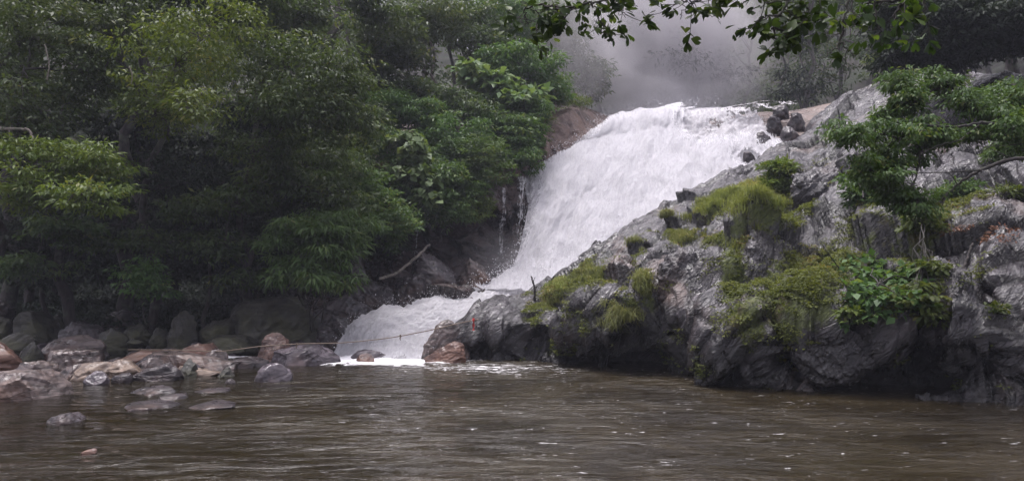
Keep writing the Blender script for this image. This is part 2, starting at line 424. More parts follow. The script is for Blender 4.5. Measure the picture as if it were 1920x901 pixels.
# shallower pebble bed under the pool (its own sheet above the ground, sloping up to the left shore)
bx = np.linspace(-26, 16, 200); by = np.linspace(-3, 24, 160)
X, Y = np.meshgrid(bx, by)
Z = -.75 + .55 * sstep(-1, -7, X) * 1.0 + .12 * fbm(np.stack([X * .7, Y * .7, 0 * X], -1), 4, 3) - .1
Z = np.minimum(Z, -.06)
o = mesh_obj('riverbed', np.stack([X, Y, Z], -1), grid_faces(len(by), len(bx)), M['bed'], smooth=True); tag(o, kind='structure')

# ------------------------------------------------------------------ right rock slope
cols = [  # px: waterline (y,D), cliff mid, brink, slope 1, slope 2, crest
    (775, (664, 17.4), (659, 17.4), (655, 17.5), (652, 17.7), (650, 17.9), (648, 18.1)),
    (800, (667, 17.0), (655, 17.0), (645, 17.1), (642, 17.4), (638, 17.6), (634, 17.9)),
    (860, (670, 16.6), (645, 16.4), (622, 16.6), (608, 17.2), (598, 17.9), (590, 18.5)),
    (905, (672, 16.4), (640, 16.1), (605, 16.4), (585, 17.2), (570, 18.2), (558, 19.0)),
    (965, (674, 16.0), (640, 16.2), (600, 16.3), (578, 17.1), (560, 18.2), (549, 19.3)),
    (1040, (680, 15.4), (655, 15.9), (610, 15.3), (570, 16.0), (535, 17.8), (508, 20.0)),
    (1120, (690, 14.6), (662, 15.8), (628, 14.5), (565, 15.0), (505, 17.5), (452, 20.6)),
    (1200, (697, 13.9), (668, 15.2), (625, 13.6), (550, 14.6), (480, 17.2), (407, 21.2)),
    (1255, (704, 13.2), (660, 13.2), (600, 13.2), (530, 14.4), (450, 17.2), (372, 21.8)),
    (1350, (714, 12.4), (660, 12.3), (590, 12.5), (510, 13.8), (415, 17.5), (325, 22.6)),
    (1420, (720, 11.9), (668, 11.8), (590, 12.1), (500, 13.8), (400, 17.6), (300, 23.6)),
    (1485, (724, 11.7), (675, 12.3), (600, 11.8), (510, 13.6), (390, 17.8), (262, 25.2)),
    (1535, (730, 11.4), (680, 12.3), (606, 11.6), (514, 13.2), (375, 18.0), (205, 27.6)),
    (1600, (736, 11.0), (690, 12.0), (615, 11.3), (520, 12.6), (350, 17.5), (175, 28.6)),
    (1720, (742, 10.7), (695, 11.9), (620, 11.2), (500, 12.2), (330, 16.5), (145, 26.5)),
    (1840, (745, 10.5), (690, 11.3), (600, 11.0), (450, 12.2), (300, 15.2), (132, 21.5)),
    (1930, (752, 10.2), (680, 10.3), (560, 10.5), (430, 11.6), (290, 14.2), (125, 19.5)),
    (2100, (770, 9.4), (690, 9.3), (540, 9.6), (400, 10.7), (260, 13), (105, 17)),
    (2450, (790, 8.6), (700, 8.5), (500, 9), (350, 10), (230, 12), (80, 15)),
    (2900, (800, 8.3), (700, 8.2), (500, 8.4), (350, 9), (230, 11), (70, 14))]
C = []
for c in cols:
    pts = [P(c[0], y, d) for (y, d) in c[1:]]
    w = pts[0].copy(); w[2] = -1.1; w[1] += .15
    crest = pts[-1]; pre = pts[-2]
    b1 = crest + np.array([0.1, 1.1, -.15]); b2 = crest + np.array([.3, 3.5, -1.6 if c[0] < 1480 else -.2]); b3 = crest + np.array([.4, 7.5, -7 if c[0] < 1480 else -1.0])
    C.append([w] + pts + [b1, b2, b3])
C = np.swapaxes(np.array(C), 0, 1)   # rows bottom -> back
NR, NC = 560, 900
g = patch(C, NR, NC)
n = -normals(g)
if n[NR // 3, NC // 2, 1] > 0: n = -n
G0 = g.copy()
def rot_coords(p, a, b):
    ca, sa, cb, sb = math.cos(a), math.sin(a), math.cos(b), math.sin(b)
    x = p[..., 0] * ca - p[..., 2] * sa; z = p[..., 0] * sa + p[..., 2] * ca
    y = p[..., 1] * cb - z * sb; z2 = p[..., 1] * sb + z * cb
    return np.stack([x, y, z2], -1)
def rock_relief(g, n, seed, amp=1., ang=(-.8, .25)):
    q = rot_coords(g, *ang)
    warp = fbm(g * .5, 3, seed + 40)[..., None] * .8
    big = fbm(g * .28, 3, seed) * .5
    w2 = np.stack([fbm(g * .9, 3, seed + 50), fbm(g * .9, 3, seed + 51), fbm(g * .9, 3, seed + 52)], -1) * .35
    v1, edge = slabs((q + warp * .5 + w2) * np.array([.50, .50, .95]), seed + 3, .9)
    blocks = v1 * .80 + (edge - 1) * .14
    v2, e2 = slabs((q * np.array([1.3, 1.3, 3.0]) + w2 * 1.2), seed + 5, 1.0)
    small = v2 * .17 + (e2 - 1) * .05
    v3, e3 = slabs((q * np.array([3.6, 3.6, 9.0]) + w2 * 3), seed + 6, 1.0)
    small = small + v3 * .02
    strat = ridged(q * np.array([.8, .8, 3.2]) + warp, 4, seed + 7) * .12
    fine = ridged(q * np.array([3, 3, 8]), 3, seed + 9) * .035 + fbm(g * 6, 3, seed + 11) * .03
    crk = np.maximum(sstep(.55, .0, edge), .75 * sstep(.45, .0, e2))
    return (big + blocks + small + strat * .9 + fine * .5) * amp, crk
px0, py0 = proj(g)
d, edge = rock_relief(g, n, 11)
vv = np.linspace(0, 1, NR)[:, None]
# calmer, rounder rock at the snout on the left, rougher in the middle
amp = (.15 + .2 * sstep(800, 860, px0) + .65 * sstep(860, 1100, px0))
# caves at the waterline
def blob(px, py, cx, cy_, rx, ry): return np.exp(-(((px - cx) / rx) ** 2 + ((py - cy_) / ry) ** 2))
front = sstep(NR * .5, NR * .42, np.arange(NR))[:, None]
cave = (1.5 * blob(px0, py0, 1150, 690, 75, 26) + 1.3 * blob(px0, py0, 1060, 690, 60, 18) + 1.0 * blob(px0, py0, 1620, 715, 80, 45)
        + .9 * blob(px0, py0, 1770, 700, 70, 60) + .5 * blob(px0, py0, 905, 655, 10, 30)) * front
# rounded masses that stand forward
bul = (.35 * blob(px0, py0, 1270, 520, 60, 55) + .30 * blob(px0, py0, 1330, 600, 70, 40) + .35 * blob(px0, py0, 1405, 480, 35, 32)
       + .5 * blob(px0, py0, 1890, 600, 40, 120) + .3 * blob(px0, py0, 1180, 600, 60, 40) + .25 * blob(px0, py0, 930, 600, 40, 60)) * front
damp = .45 + .55 * sstep(NR * .44, NR * .36, np.arange(NR))[:, None]
g = g + n * (d * amp * damp - cave + bul)[..., None]
# keep the crest line where the photograph has it: lift or lower whole columns smoothly
up_w = sstep(NR * .12, NR * .40, np.arange(NR))[:, None]
for _ in range(3):
    tx, ty = proj(G0[:int(NR * .8)]); ax_, ay_ = proj(g[:int(NR * .8)]); bins = np.arange(770, 1960, 10); want = np.interp(bins, *(lambda m: (tx.mean(0), m))(ty.min(0)))
    have = np.array([ay_[(ax_ > b0 - 8) & (ax_ < b0 + 8)].min() for b0 in bins]); dlt = np.convolve(np.pad(np.clip(have - want, -45, 45) * sstep(800, 870, bins), 3, mode='edge'), np.ones(7) / 7, 'valid')
    cxp = tx[-1]; g[..., 2] += (np.interp(cxp, bins, dlt) * G0[int(NR * .42), :, 1] / F)[None] * up_w
g[..., 2] -= 1.3 * sstep(845, 795, px0)
ROCK = g; ROCKN = n
pxr, pyr = proj(g)
mossE = [(1345, 365, 120, 42, 1), (1255, 388, 40, 22, 1), (1430, 400, 70, 40, .9), (1375, 520, 28, 70, .9), (1400, 600, 45, 60, .8), (1500, 565, 100, 70, .8),
         (1560, 500, 120, 50, .75), (1210, 540, 18, 45, .8), (1170, 580, 40, 30, .8), (1280, 445, 35, 18, .8), (1700, 450, 90, 60, .7), (1850, 150, 60, 25, 1),
         (1060, 530, 30, 25, .7), (1110, 515, 45, 25, .7), (1360, 450, 60, 16, .8), (1180, 430, 30, 14, .5), (1450, 520, 50, 40, .6), (1640, 560, 60, 60, .7),
         (1010, 580, 40, 25, .45), (1090, 600, 60, 40, .5), (1640, 420, 80, 60, .5), (1780, 380, 60, 30, .6), (1480, 350, 50, 60, .5), (1060, 650, 60, 25, .4), (1480, 620, 40, 40, .6), (1300, 650, 40, 40, .25)]
def moss_at(px, py, L=mossE):
    m = 0
    for (cx, cy_, rx, ry, s_) in L: m = np.maximum(m, s_ * np.exp(-(((px - cx) / rx) ** 2 + ((py - cy_) / ry) ** 2) ** 1.2))
    return m
MOSS = moss_at(pxr, pyr) * front
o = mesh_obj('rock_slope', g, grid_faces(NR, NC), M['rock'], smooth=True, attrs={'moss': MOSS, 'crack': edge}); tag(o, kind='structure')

# ------------------------------------------------------------------ falls grid and the ledge under it
FALL = [
    [(1185, 212, 40), (1240, 208, 40), (1290, 203, 40), (1350, 200, 39), (1440, 190, 38), (1500, 186, 37)],
    [(1112, 238, 31.3), (1190, 224, 31.8), (1260, 213, 31.8), (1340, 209, 31.3), (1430, 194, 30.6), (1500, 196, 30)],
    [(1045, 288, 29.6), (1140, 268, 30.2), (1230, 256, 30.2), (1320, 246, 29.9), (1410, 234, 29.6), (1500, 238, 29)],
    [(985, 326, 28.2), (1090, 312, 28.6), (1190, 302, 28.6), (1290, 292, 28.4), (1380, 282, 28.1), (1480, 276, 27.6)],
    [(990, 385, 27), (1065, 377, 27.1), (1150, 367, 27.1), (1240, 357, 26.9), (1330, 347, 26.6), (1420, 335, 26)],
    [(978, 450, 25.8), (1035, 442, 25.9), (1100, 434, 25.7), (1180, 427, 25.4), (1260, 417, 25.1), (1340, 407, 24.8)],
    [(955, 512, 24.7), (1000, 508, 24.7), (1050, 505, 24.6), (1110, 500, 24.3), (1180, 495, 24), (1260, 487, 24)],
    [(878, 553, 23.2), (930, 560, 23.0), (985, 563, 23), (1050, 566, 23), (1120, 567, 23), (1200, 567, 23)]]
FW = np.array([[P(*c) for c in r] for r in FALL])
def off(r, dn, dz=0.):
    a = FW[r].copy(); a[:, 1] += dn; a[:, 2] += dz; return list(a)
R = []
def row(left, r, dn, dz, right): R.append([P(*c) for c in left] + off(r, dn, dz) + [P(*right)])
lx = [540, 620, 700, 780, 860, 925]
row([(x, y, d) for x, y, d in zip(lx, (300, 270, 250, 225, 205, 200), (36,) * 6)] + [(1040, 196, 37), (1085, 193, 38)], 0, .5, -.35, (1680, 165, 37))
row([(x, y, d) for x, y, d in zip(lx, (330, 310, 290, 265, 245, 225), (27, 27.5, 28, 28.5, 29, 29.5))] + [(1030, 212, 30.4), (1078, 200, 31.8)], 1, .45, -.25, (1680, 172, 30))
row([(x, y, d) for x, y, d in zip(lx, (380, 360, 345, 330, 310, 290), (26, 26.5, 27, 27.3, 27.5, 27.9))] + [(1005, 262, 29), (1028, 262, 29.6)], 2, .5, -.15, (1680, 260, 27))
row([(x, y, d) for x, y, d in zip(lx, (420, 410, 405, 400, 385, 362), (24.5, 24.5, 24.8, 25, 25.3, 26.2))] + [(950, 338, 27.4), (968, 332, 27.8)], 3, .5, -.1, (1680, 330, 25))
row([(x, y, d) for x, y, d in zip(lx, (470, 460, 450, 450, 440, 420), (24.7, 24.8, 25.3, 25.6, 25.9, 26.3))] + [(948, 402, 26.9), (972, 395, 27)], 4, .5, 0, (1680, 400, 23))
row([(x, y, d) for x, y, d in zip(lx, (520, 510, 500, 500, 490, 480), (24.4, 24.5, 25.2, 25.6, 25.8, 26))] + [(940, 462, 26.2), (958, 456, 26.1)], 5, .5, 0, (1680, 450, 22))
row([(x, y, d) for x, y, d in zip(lx, (560, 557, 552, 547, 545, 540), (22.7, 22.8, 23.2, 23.8, 24.2, 24.6))] + [(925, 530, 24.8), (942, 520, 24.8)], 6, .5, -.1, (1680, 520, 22))
row([(x, y, d) for x, y, d in zip(lx, (600, 600, 585, 578, 574, 572), (21.4, 21.2, 21.4, 22, 22.4, 22.7))] + [(860, 572, 23), (868, 572, 23.2)], 7, .3, -.6, (1680, 560, 22))
low = [p.copy() for p in R[-1]]
for p in low: p[2] = -1.2; p[1] -= .8
R.append(low)
R = np.array(R)
NR2, NC2 = 380, 620
gc = patch(R, NR2, NC2)
nc_ = normals(gc)
if nc_[NR2 // 2, NC2 // 2, 1] > 0: nc_ = -nc_
pc, qc = proj(gc)
d, edge = rock_relief(gc, nc_, 71, amp=.75, ang=(.2, .3))
calm = np.where(pc > 1010, .30, 1.0); calm = sstep(1100, 960, pc) * .65 + .35
keep = .25 + .75 * sstep(1130, 1000, pc)
gc = gc + nc_ * (d * calm * keep - .12)[..., None]
wet = moss_at(*proj(gc), L=[(700, 420, 150, 60, .8), (860, 330, 90, 60, .9), (650, 530, 60, 30, .5), (900, 400, 40, 30, .6)])
CLIFF = gc
o = mesh_obj('rock_cliff', gc, grid_faces(NR2, NC2), M['cliff'], smooth=True, attrs={'moss': wet, 'crack': edge * calm, 'wet': sstep(1035, 960, pc) * sstep(300, 380, qc) + .5 * sstep(1190, 1240, pc) * sstep(1560, 1500, pc)}); tag(o, kind='structure')

# ------------------------------------------------------------------ waterfall
nr, nc = 420, 360
g = patch(FW, nr, nc); n = normals(g)
if n[nr // 2, nc // 2, 1] > 0: n = -n
U, V = np.meshgrid(np.linspace(0, 1, nc), np.linspace(0, 1, nr))
width = np.linalg.norm(g[:, -1] - g[:, 0], axis=-1)[:, None]
fu = g[..., 0] - .30 * g[..., 2] + .25 * fbm(g * .5, 2, 35); fv = -g[..., 2] * 1.5
flow = np.stack([fu * 1.6, fv * .55, 0 * fu], -1)
wp = fbm(g * .7, 3, 33)[..., None] * .9
d = fbm(flow + wp, 5, 21) * .30 + fbm(g * 1.1 + wp, 5, 27, .6) * .26 + fbm(flow * np.array([3, .8, 1]), 3, 29) * .06
gb = g.copy(); g = g + n * (d * (.15 + .85 * sstep(0.14, .4, V)))[..., None]
px_, py_ = proj(g)
cover = .98 - .62 * sstep(.14, 0, U) - .34 * sstep(.45, .95, U) * sstep(.75, .28, V) - .5 * sstep(.96, 1.02, U + .05 * fbm(g * 1.4, 3, 36)) + .25 * sstep(.3, .7, V) * sstep(1, .8, U)
cover -= .55 * np.exp(-(((px_ - 1478) / 45) ** 2 + ((py_ - 235) / 30) ** 2))
cover -= .22 * np.exp(-(((px_ - 1320) / 50) ** 2 + ((py_ - 240) / 35) ** 2)) + .5 * np.exp(-(((px_ - 1400) / 40) ** 2 + ((py_ - 300) / 22) ** 2))
cover += fbm(flow * .5, 3, 31) * .16
cover -= 1.2 * sstep(.5, .68, U) * sstep(.125, .07, V)
thinz = sstep(.38, .62, U) * sstep(.62, .40, V) * sstep(.02, .10, V)
cover -= thinz * (.30 + .7 * np.clip(fbm(np.stack([g[..., 0] * 1.3 + .3 * g[..., 2], g[..., 2] * .9, g[..., 1] * .2], -1), 4, 37), -.3, 1))
o = mesh_obj('waterfall', g, grid_faces(nr, nc), M['fall'], smooth=True, attrs={'fu': fu, 'fv': fv, 'cover': cover})
tag(o, 'broad white waterfall pouring down over the rock ledge', 'waterfall')
FALLG = g.reshape(-1, 3).copy(); FGX, FGY = proj(FALLG)
# outer veils of the same fall: broken sheets of flung water a hand's breadth and more in front
for k_, (dn, cb, ku) in enumerate(((.16, -.18, 1.0), (.34, -.36, 1.3))):
    g2 = gb + n * (dn * sstep(.03, .3, V) + .5 * fbm(flow * .8 + k_ * 9, 4, 34 + k_) * (.2 + .8 * sstep(.1, .4, V)) * .7)[..., None]
    mesh_obj('flung_water', g2[::2, ::2], grid_faces(nr // 2, nc // 2), M['fall'], o, True, attrs={'fu': (fu * ku + 31 * (k_ + 1))[::2, ::2], 'fv': (fv + 7 * k_)[::2, ::2], 'cover': (cover + cb - .3 * sstep(.2, .05, V) - .6 * thinz)[::2, ::2]})
# flying drops: tiny quads tossed off the edges and the foot
r_ = np.random.default_rng(8); pr = np.clip(.35 + 1.2 * sstep(.12, 0, U) + 1.5 * sstep(.1, .0, V) * sstep(0, .05, V) + 2.2 * sstep(.8, 1, V), 0, 3); pr = (pr * sstep(.62, .45, U + .3 * sstep(.3, .6, V) * -1)).ravel(); ix = r_.choice(len(pr), 9000, p=pr / pr.sum())
c_ = gb.reshape(-1, 3)[ix] + n.reshape(-1, 3)[ix] * np.abs(r_.normal(size=(9000, 1))) * .30 + r_.normal(size=(9000, 3)) * .10 + np.array([0, 0, .06])
s1 = r_.normal(size=(9000, 3)); s1 /= np.linalg.norm(s1, axis=1)[:, None]; s2 = np.cross(s1, r_.normal(size=(9000, 3))); s2 /= np.linalg.norm(s2, axis=1)[:, None]; s2[:, 2] *= 1.8; z_ = (r_.uniform(.006, .022, 9000))[:, None]
dv_ = np.stack([c_ - s1 * z_, c_ + s2 * z_, c_ + s1 * z_, c_ - s2 * z_], 1).reshape(-1, 3)
tag(mesh_obj('spray_drops', dv_, np.arange(36000).reshape(-1, 4), M['foam']), kind='stuff')

CAS = [
    [(876, 536, 24.3), (930, 542, 24.0), (1000, 552, 23.6), (1080, 560, 23.3)],
    [(800, 562, 21.8), (862, 571, 21.3), (925, 582, 20.8), (1000, 592, 20.4)],
    [(722, 576, 20.6), (790, 592, 20.0), (855, 606, 19.5), (930, 625, 19)],
    [(652, 602, 19.3), (715, 620, 18.8), (785, 636, 18.3), (860, 652, 17.8)],
    [(640, 632, 18.4), (690, 648, 17.8), (765, 656, 17.4), (835, 664, 17.1)],
    [(612, 664, 17.4), (675, 671, 16.7), (760, 674, 16.3), (835, 676, 16.2)]]
CW = np.array([[P(*c) for c in r] for r in CAS]); CW[-1, :, 2] = -.06
nr, nc = 260, 220
g = patch(CW, nr, nc); n = normals(g)
if n[nr // 2, nc // 2, 2] < 0: n = -n
U, V = np.meshgrid(np.linspace(0, 1, nc), np.linspace(0, 1, nr))
fu = U * 5; fv = V * 8; flow = np.stack([fu, fv * .6, 0 * fu + 3], -1)
d = fbm(flow * .9, 5, 51) * .34 + ridged(flow * 2, 4, 55) * .13 + fbm(g * 3.5, 3, 57) * .10
d *= (.25 + .75 * sstep(1, .8, V))
g = g + np.array([0, -.3, 1.]) * d[..., None]
cover = 1.02 - .75 * sstep(.10, 0, U) - .5 * sstep(.86, 1, V) + fbm(flow, 4, 61) * .42
cover -= .5 * np.exp(-(((U - .05) / .06) ** 2 + ((V - .55) / .12) ** 2))
o = mesh_obj('cascade', g, grid_faces(nr, nc), M['fall'], smooth=True, attrs={'fu': fu + 20, 'fv': fv, 'cover': cover})
ix = r_.choice(nr * nc, 3500); c_ = g.reshape(-1, 3)[ix] + np.abs(r_.normal(size=(3500, 1))) * np.array([0, -.05, .13]) + r_.normal(size=(3500, 3)) * .06
s1 = r_.normal(size=(3500, 3)); s1 /= np.linalg.norm(s1, axis=1)[:, None]; s2 = np.roll(s1, 1, 1); z_ = (r_.uniform(.005, .017, 3500))[:, None]
tag(mesh_obj('spray_drops', np.stack([c_ - s1 * z_, c_ + s2 * z_, c_ + s1 * z_, c_ - s2 * z_], 1).reshape(-1, 3), np.arange(14000).reshape(-1, 4), M['foam']), kind='stuff')
tag(o, 'low frothy white cascade running from the waterfall foot into the pool', 'cascade')

CF = CLIFF.reshape(-1, 3); CFX, CFY = proj(CF); CFRONT = (np.arange(NR2)[:, None] > NR2 * .18).repeat(NC2, 1).ravel()
def cliff_D(px, py):
    d = (CFX - px) ** 2 + (CFY - py) ** 2 + np.where(CFRONT, 0, 1e9); j = np.argpartition(d, 10)[:10]
    return float(CF[j, 1].min())
def ribbon_fall(name, pts, w0, w1, label, cover=.42, group=None, seed=0, nrib=24):
    """thin veil of falling water: a curved sheet, slightly bowed and wavy"""
    pts = np.array([P(p[0], p[1], min(p[2], cliff_D(p[0], p[1]) - .22)) for p in pts]); t = np.linspace(0, len(pts) - 1, 60); c = cr(pts, t)
    s = np.linspace(-1, 1, nrib); w = np.linspace(w0, w1, 60)[:, None]
    g = np.zeros((60, nrib, 3)); g[..., 0] = c[:, None, 0] + s * w / 2; g[..., 1] = c[:, None, 1] + .12 * s**2; g[..., 2] = c[:, None, 2]
    g[..., 1] += .06 * fbm(np.stack([g[..., 0] * 4, g[..., 2] * .6, 0 * g[..., 0] + seed], -1), 3, seed)
    g[..., 0] += .10 * fbm(np.stack([g[..., 0] * 1.5, g[..., 2] * 1.1, 0 * g[..., 0] + seed], -1), 3, seed + 3)
    U, V = np.meshgrid(s, np.linspace(0, 1, 60))
    cv = cover * (1 - .7 * np.abs(U) ** 2) - .12 * V - .04
    o = mesh_obj(name, g, grid_faces(60, nrib), M['strands'], smooth=True, attrs={'fu': U * w / 2 + seed * 3.1, 'fv': V * 3 + seed, 'cover': cv})
    return tag(o, label, 'trickle', group)
tr_ = 'thin trickles beside the waterfall'
ribbon_fall('trickle', [(784, 415, 24.7), (781, 440, 24.6), (778, 485, 24.3)], .28, .50, 'short white trickle dropping onto the round purple boulder', .60, tr_, 1)
ribbon_fall('trickle', [(873, 418, 25.2), (870, 450, 25.1), (868, 492, 24.9)], .10, .16, 'faint narrow trickle in the dark hollow between two boulders', .46, tr_, 2)
ribbon_fall('trickle', [(945, 352, 26.8), (944, 400, 26.4), (938, 460, 26.0), (934, 515, 25.2)], .30, .75, 'tall strand of thin falling water at the far edge of the dark rock face', .60, tr_, 3)
ribbon_fall('trickle', [(982, 330, 27.5), (980, 352, 26.8), (975, 420, 26.2), (965, 500, 25.2)], .95, .70, 'veil of fine water strands hanging between main fall and dark rock face', .60, tr_, 4)

# ------------------------------------------------------------------ pool water
wx = np.linspace(-30, 24, 760); wy = np.concatenate([np.linspace(-8, 3, 30, endpoint=False), np.linspace(3, 12, 400, endpoint=False), np.linspace(12, 27, 300)])
X, Y = np.meshgrid(wx, wy)
near_f = np.exp(-(((X + 3.0) / 3.2) ** 2 + ((Y - 16.6) / 1.5) ** 2))
q = np.stack([X * .8 + .2 * Y, Y * 2.1, 0 * X], -1)
Z = .045 * fbm(q * .8, 4, 81, .5) + .008 * fbm(q * 2.3, 3, 85) + .10 * near_f * fbm(np.stack([X * 2.2, Y * 3, 0 * X], -1), 4, 87)
foot = np.clip(.95 * np.exp(-(((X + 2.9) / 2.7) ** 2 + ((Y - 16.3) / 1.5) ** 2)), 0, 1)
plume = .52 * np.exp(-(((X + .8 - .25 * (16 - Y)) / 4.2) ** 2 + ((Y - 14.6) / 2.6) ** 2))
strip = .95 * np.exp(-(((X + 6.75) / .75) ** 2 + ((Y - 17.0) / .45) ** 2))
around = 0
foam = np.clip(np.maximum(np.maximum(foot, plume), strip), 0, 1.2)
# churned lines where the current meets the half-sunk stones
for (cx_, cy_, rx_, ry_, s_) in [(-4.9, 9.6, 1.3, .35, .42), (-7.3, 8.0, 1.2, .25, .38), (-6.6, 6.9, 1.4, .2, .36), (-4.2, 10.3, 1.6, .25, .4), (-8.2, 10.2, 1.0, .3, .34), (1.2, 14.6, 1.2, .2, .4), (-3.2, 8.6, 1.2, .2, .25)]:
    foam = np.maximum(foam, s_ * np.exp(-(((X - cx_) / rx_) ** 2 + ((Y - cy_) / ry_) ** 2)))
fleck = sstep(-4, 1, X) * sstep(3, 8, Y) * .95 + .15
deep = sstep(-8, 0, X)
o = mesh_obj('water', np.stack([X, Y, Z], -1), grid_faces(len(wy), len(wx)), M['water'], smooth=True, attrs={'foam': foam, 'fleck': fleck, 'deep': deep}); tag(o, kind='structure')
# ------------------------------------------------------------------ boulders
def ico(sub):
    import bmesh
    bm = bmesh.new(); bmesh.ops.create_icosphere(bm, subdivisions=sub, radius=1)
    v = np.array([x.co[:] for x in bm.verts]); f = np.array([[x.index for x in fc.verts] for fc in bm.faces]); bm.free()
    return v, f
ICO5, ICO6 = ico(5), ico(6)

def boulder(label, box, D, mat, seed=0, depth=1., flat=.0, tilt=0., facets=7, group='boulders', rough=1., sink=.25, peak=(0, 0), hi=False, name='boulder', cat='boulder', square=0.):
    """rock filling the photo box x0,y0,x1,y1 with its front face at distance D"""
    x0, y0, x1, y1 = box; rng = np.random.default_rng(seed + 1000)
    a = P(x0, y1, D); b = P(x1, y0, D)
    w = b[0] - a[0]; h = b[2] - a[2]; dp = w * .42 * depth
    s = 1 + dp / D                       # widen a little: its broadest section stands behind the front
    v, f = ICO6 if hi else ICO5
    v = v.copy()
    if square: v = np.sign(v) * np.abs(v) ** (1 - square); v /= np.max(np.abs(v), axis=0)
    # planar cuts give broken faces
    for k in range(facets):
        nn = rng.normal(size=3); nn[2] = abs(nn[2]) * .8; nn /= np.linalg.norm(nn)
        dd = rng.uniform(.48, .8); e = np.maximum(v @ nn - dd, 0)
        v = v - nn * (e * .93)[:, None]
    v[:, 2] *= 1
    v[:, 2] += peak[0] * v[:, 0] * np.maximum(v[:, 2], 0) + peak[1] * v[:, 0] ** 2 * np.maximum(v[:, 2], 0)
    v = v / np.array([np.ptp(v[:, 0]) / 2, np.ptp(v[:, 1]) / 2, 1.])
    v[:, 0] -= (v[:, 0].max() + v[:, 0].min()) / 2
    zt = v[:, 2].max()
    hh = h * (1 + sink)
    r = v * np.array([w / 2 * s, dp, hh / (1 + min(1, .55 + flat)) / zt])
    r[:, 2] += h * s - r[:, 2].max()
    bottom = -h * sink - .15; r[:, 2] = np.maximum(r[:, 2], bottom + .1 * r[:, 2])
    k = 1 / max(.35, min(w, 3) * .5)
    dirn = v / np.linalg.norm(v, axis=1, keepdims=True)
    q = r + seed * 7.3
    m = min(w, 2.5) ; hm = max(.25, min(1, h * 1.6 / w))
    disp = (fbm(q * 1.3 * k, 3, seed) * .12 + ridged(rot_coords(q, .4 + seed, .3) * np.array([1.4, 1.4, 4]) * k, 4, seed + 2) * .09 + fbm(q * 6 * k, 3, seed + 4) * .018) * m * rough * hm
    f1, f2, cid = worley(q * 1.7 * k, seed + 6); disp = disp + (cid - .5) * .09 * m * rough * hm
    r = r + dirn * disp[:, None]
    if tilt:
        c, s_ = math.cos(tilt), math.sin(tilt); x = r[:, 0] * c - r[:, 2] * s_; z = r[:, 0] * s_ + r[:, 2] * c; r[:, 0], r[:, 2] = x, z
    loc = np.array([(a[0] + b[0]) / 2 * (1 + dp * .6 / D), D + dp * .85, a[2]])
    for _ in range(3):      # fit the visible outline to its box
        vis = r[:, 2] > 0.0; qx, qy = proj(r[vis] + loc); k_ = (x1 - x0) / max(1, np.ptp(qx)); r[:, 0] *= k_; r[:, 1] *= k_ ** .5
        loc[0] += ((x0 + x1) / 2 - (qx.max() + qx.min()) / 2) / F * D
        kz = (y1 - y0) / max(1, y1 - qy.min()); r[:, 2] = np.where(r[:, 2] > 0, r[:, 2] * np.clip(kz, .3, 2), r[:, 2])
    o = mesh_obj(name, r, f, mat, smooth=True); o.location = [float(q_) for q_ in loc]
    return tag(o, label, cat, group)
    cx = (a[0] + b[0]) / 2 * (1 + dp * .6 / D); o.location = (float(cx), float(D + dp * .85), float(a[2]))
    return tag(o, label, cat, group)

def wl(y): return float(F * CAMH / (y - 540) * 1.0)     # distance at which the pool surface shows at row y
sh = 'boulders along the left shore'; fb = 'mossy boulders in the shade under the trees'; cv = 'boulders in the hollow beside the waterfall'
MB = M
boulder('large wet grey-brown boulder half in the pool at the left edge', (-60, 688, 138, 752), wl(752), MB['boulder_grey'], 1, 1.0, facets=9, group=sh, hi=True, peak=(-.25, 0))
boulder('purple slab leaning behind the large boulder at the left edge', (20, 675, 112, 716), wl(738), MB['boulder_grey'], 2, 1.0, group=sh, tilt=-.2)
boulder('rusty orange boulder at the left edge of the shore', (-50, 640, 46, 686), 13.6, MB['boulder_red'], 3, 1.0, group=sh)
boulder('broad dark slab with a flat pale top and black underside', (78, 652, 200, 712), 13.2, MB['boulder_grey'], 4, .9, group=sh, peak=(-.1, 0), facets=9, hi=True)
boulder('tan slab lying between dark slab and striated rock', (128, 677, 235, 716), 12.7, MB['boulder_tan'], 5, .9, group=sh, tilt=.06)
boulder('pale tan slab propped above the small black stones', (195, 672, 268, 700), 12.9, MB['boulder_tan'], 35, .9, group=sh)
boulder('long grey slab with lichen behind the broad dark slab', (70, 627, 200, 668), 15.2, MB['boulder_grey'], 6, .7, group=sh, facets=9, peak=(-.15, 0))
boulder('grey-green boulder wedged behind the rusty boulder', (30, 640, 84, 680), 14.6, MB['boulder_moss'], 36, 1, group=sh)
boulder('long brown slab tapering to a point towards the white water', (270, 656, 452, 694), 13.9, MB['boulder_grey'], 7, .75, group=sh, facets=10, peak=(-.35, 0), hi=True, square=.2)
boulder('low reddish slab behind the long brown slab', (220, 655, 330, 676), 14.8, MB['boulder_red'], 37, .8, group=sh)
boulder('small rounded grey stone in front of the tan slab', (155, 694, 206, 720), 12.1, MB['boulder_purple'], 8, 1, group=sh, facets=3)
boulder('small black glistening stone beside the small rounded stone', (208, 697, 250, 714), 12.3, MB['boulder_dark'], 38, 1, group=sh, facets=4)
boulder('dark striated rock with water running off it', (242, 678, 346, 716), 12.5, MB['boulder_dark'], 9, .9, group=sh, facets=6, hi=True)
boulder('flat tan ledge of rock at the tip of the striated rock', (325, 685, 418, 702), 13.2, MB['boulder_tan'], 10, .8, group=sh, facets=8)
boulder('reddish angular rock just left of the white water gap', (338, 641, 410, 668), 15.3, MB['boulder_red'], 11, 1, group=sh, facets=8, peak=(.1, 0))
boulder('dark low rock beneath the rope by the white water gap', (412, 667, 508, 690), 14.6, MB['boulder_dark'], 12, .9, group=sh, facets=6)
boulder('smooth round purple-grey boulder in front of the big wet slab', (478, 679, 549, 714), wl(713), MB['boulder_purple'], 13, 1., group=sh, facets=2, rough=.5, sink=.6)
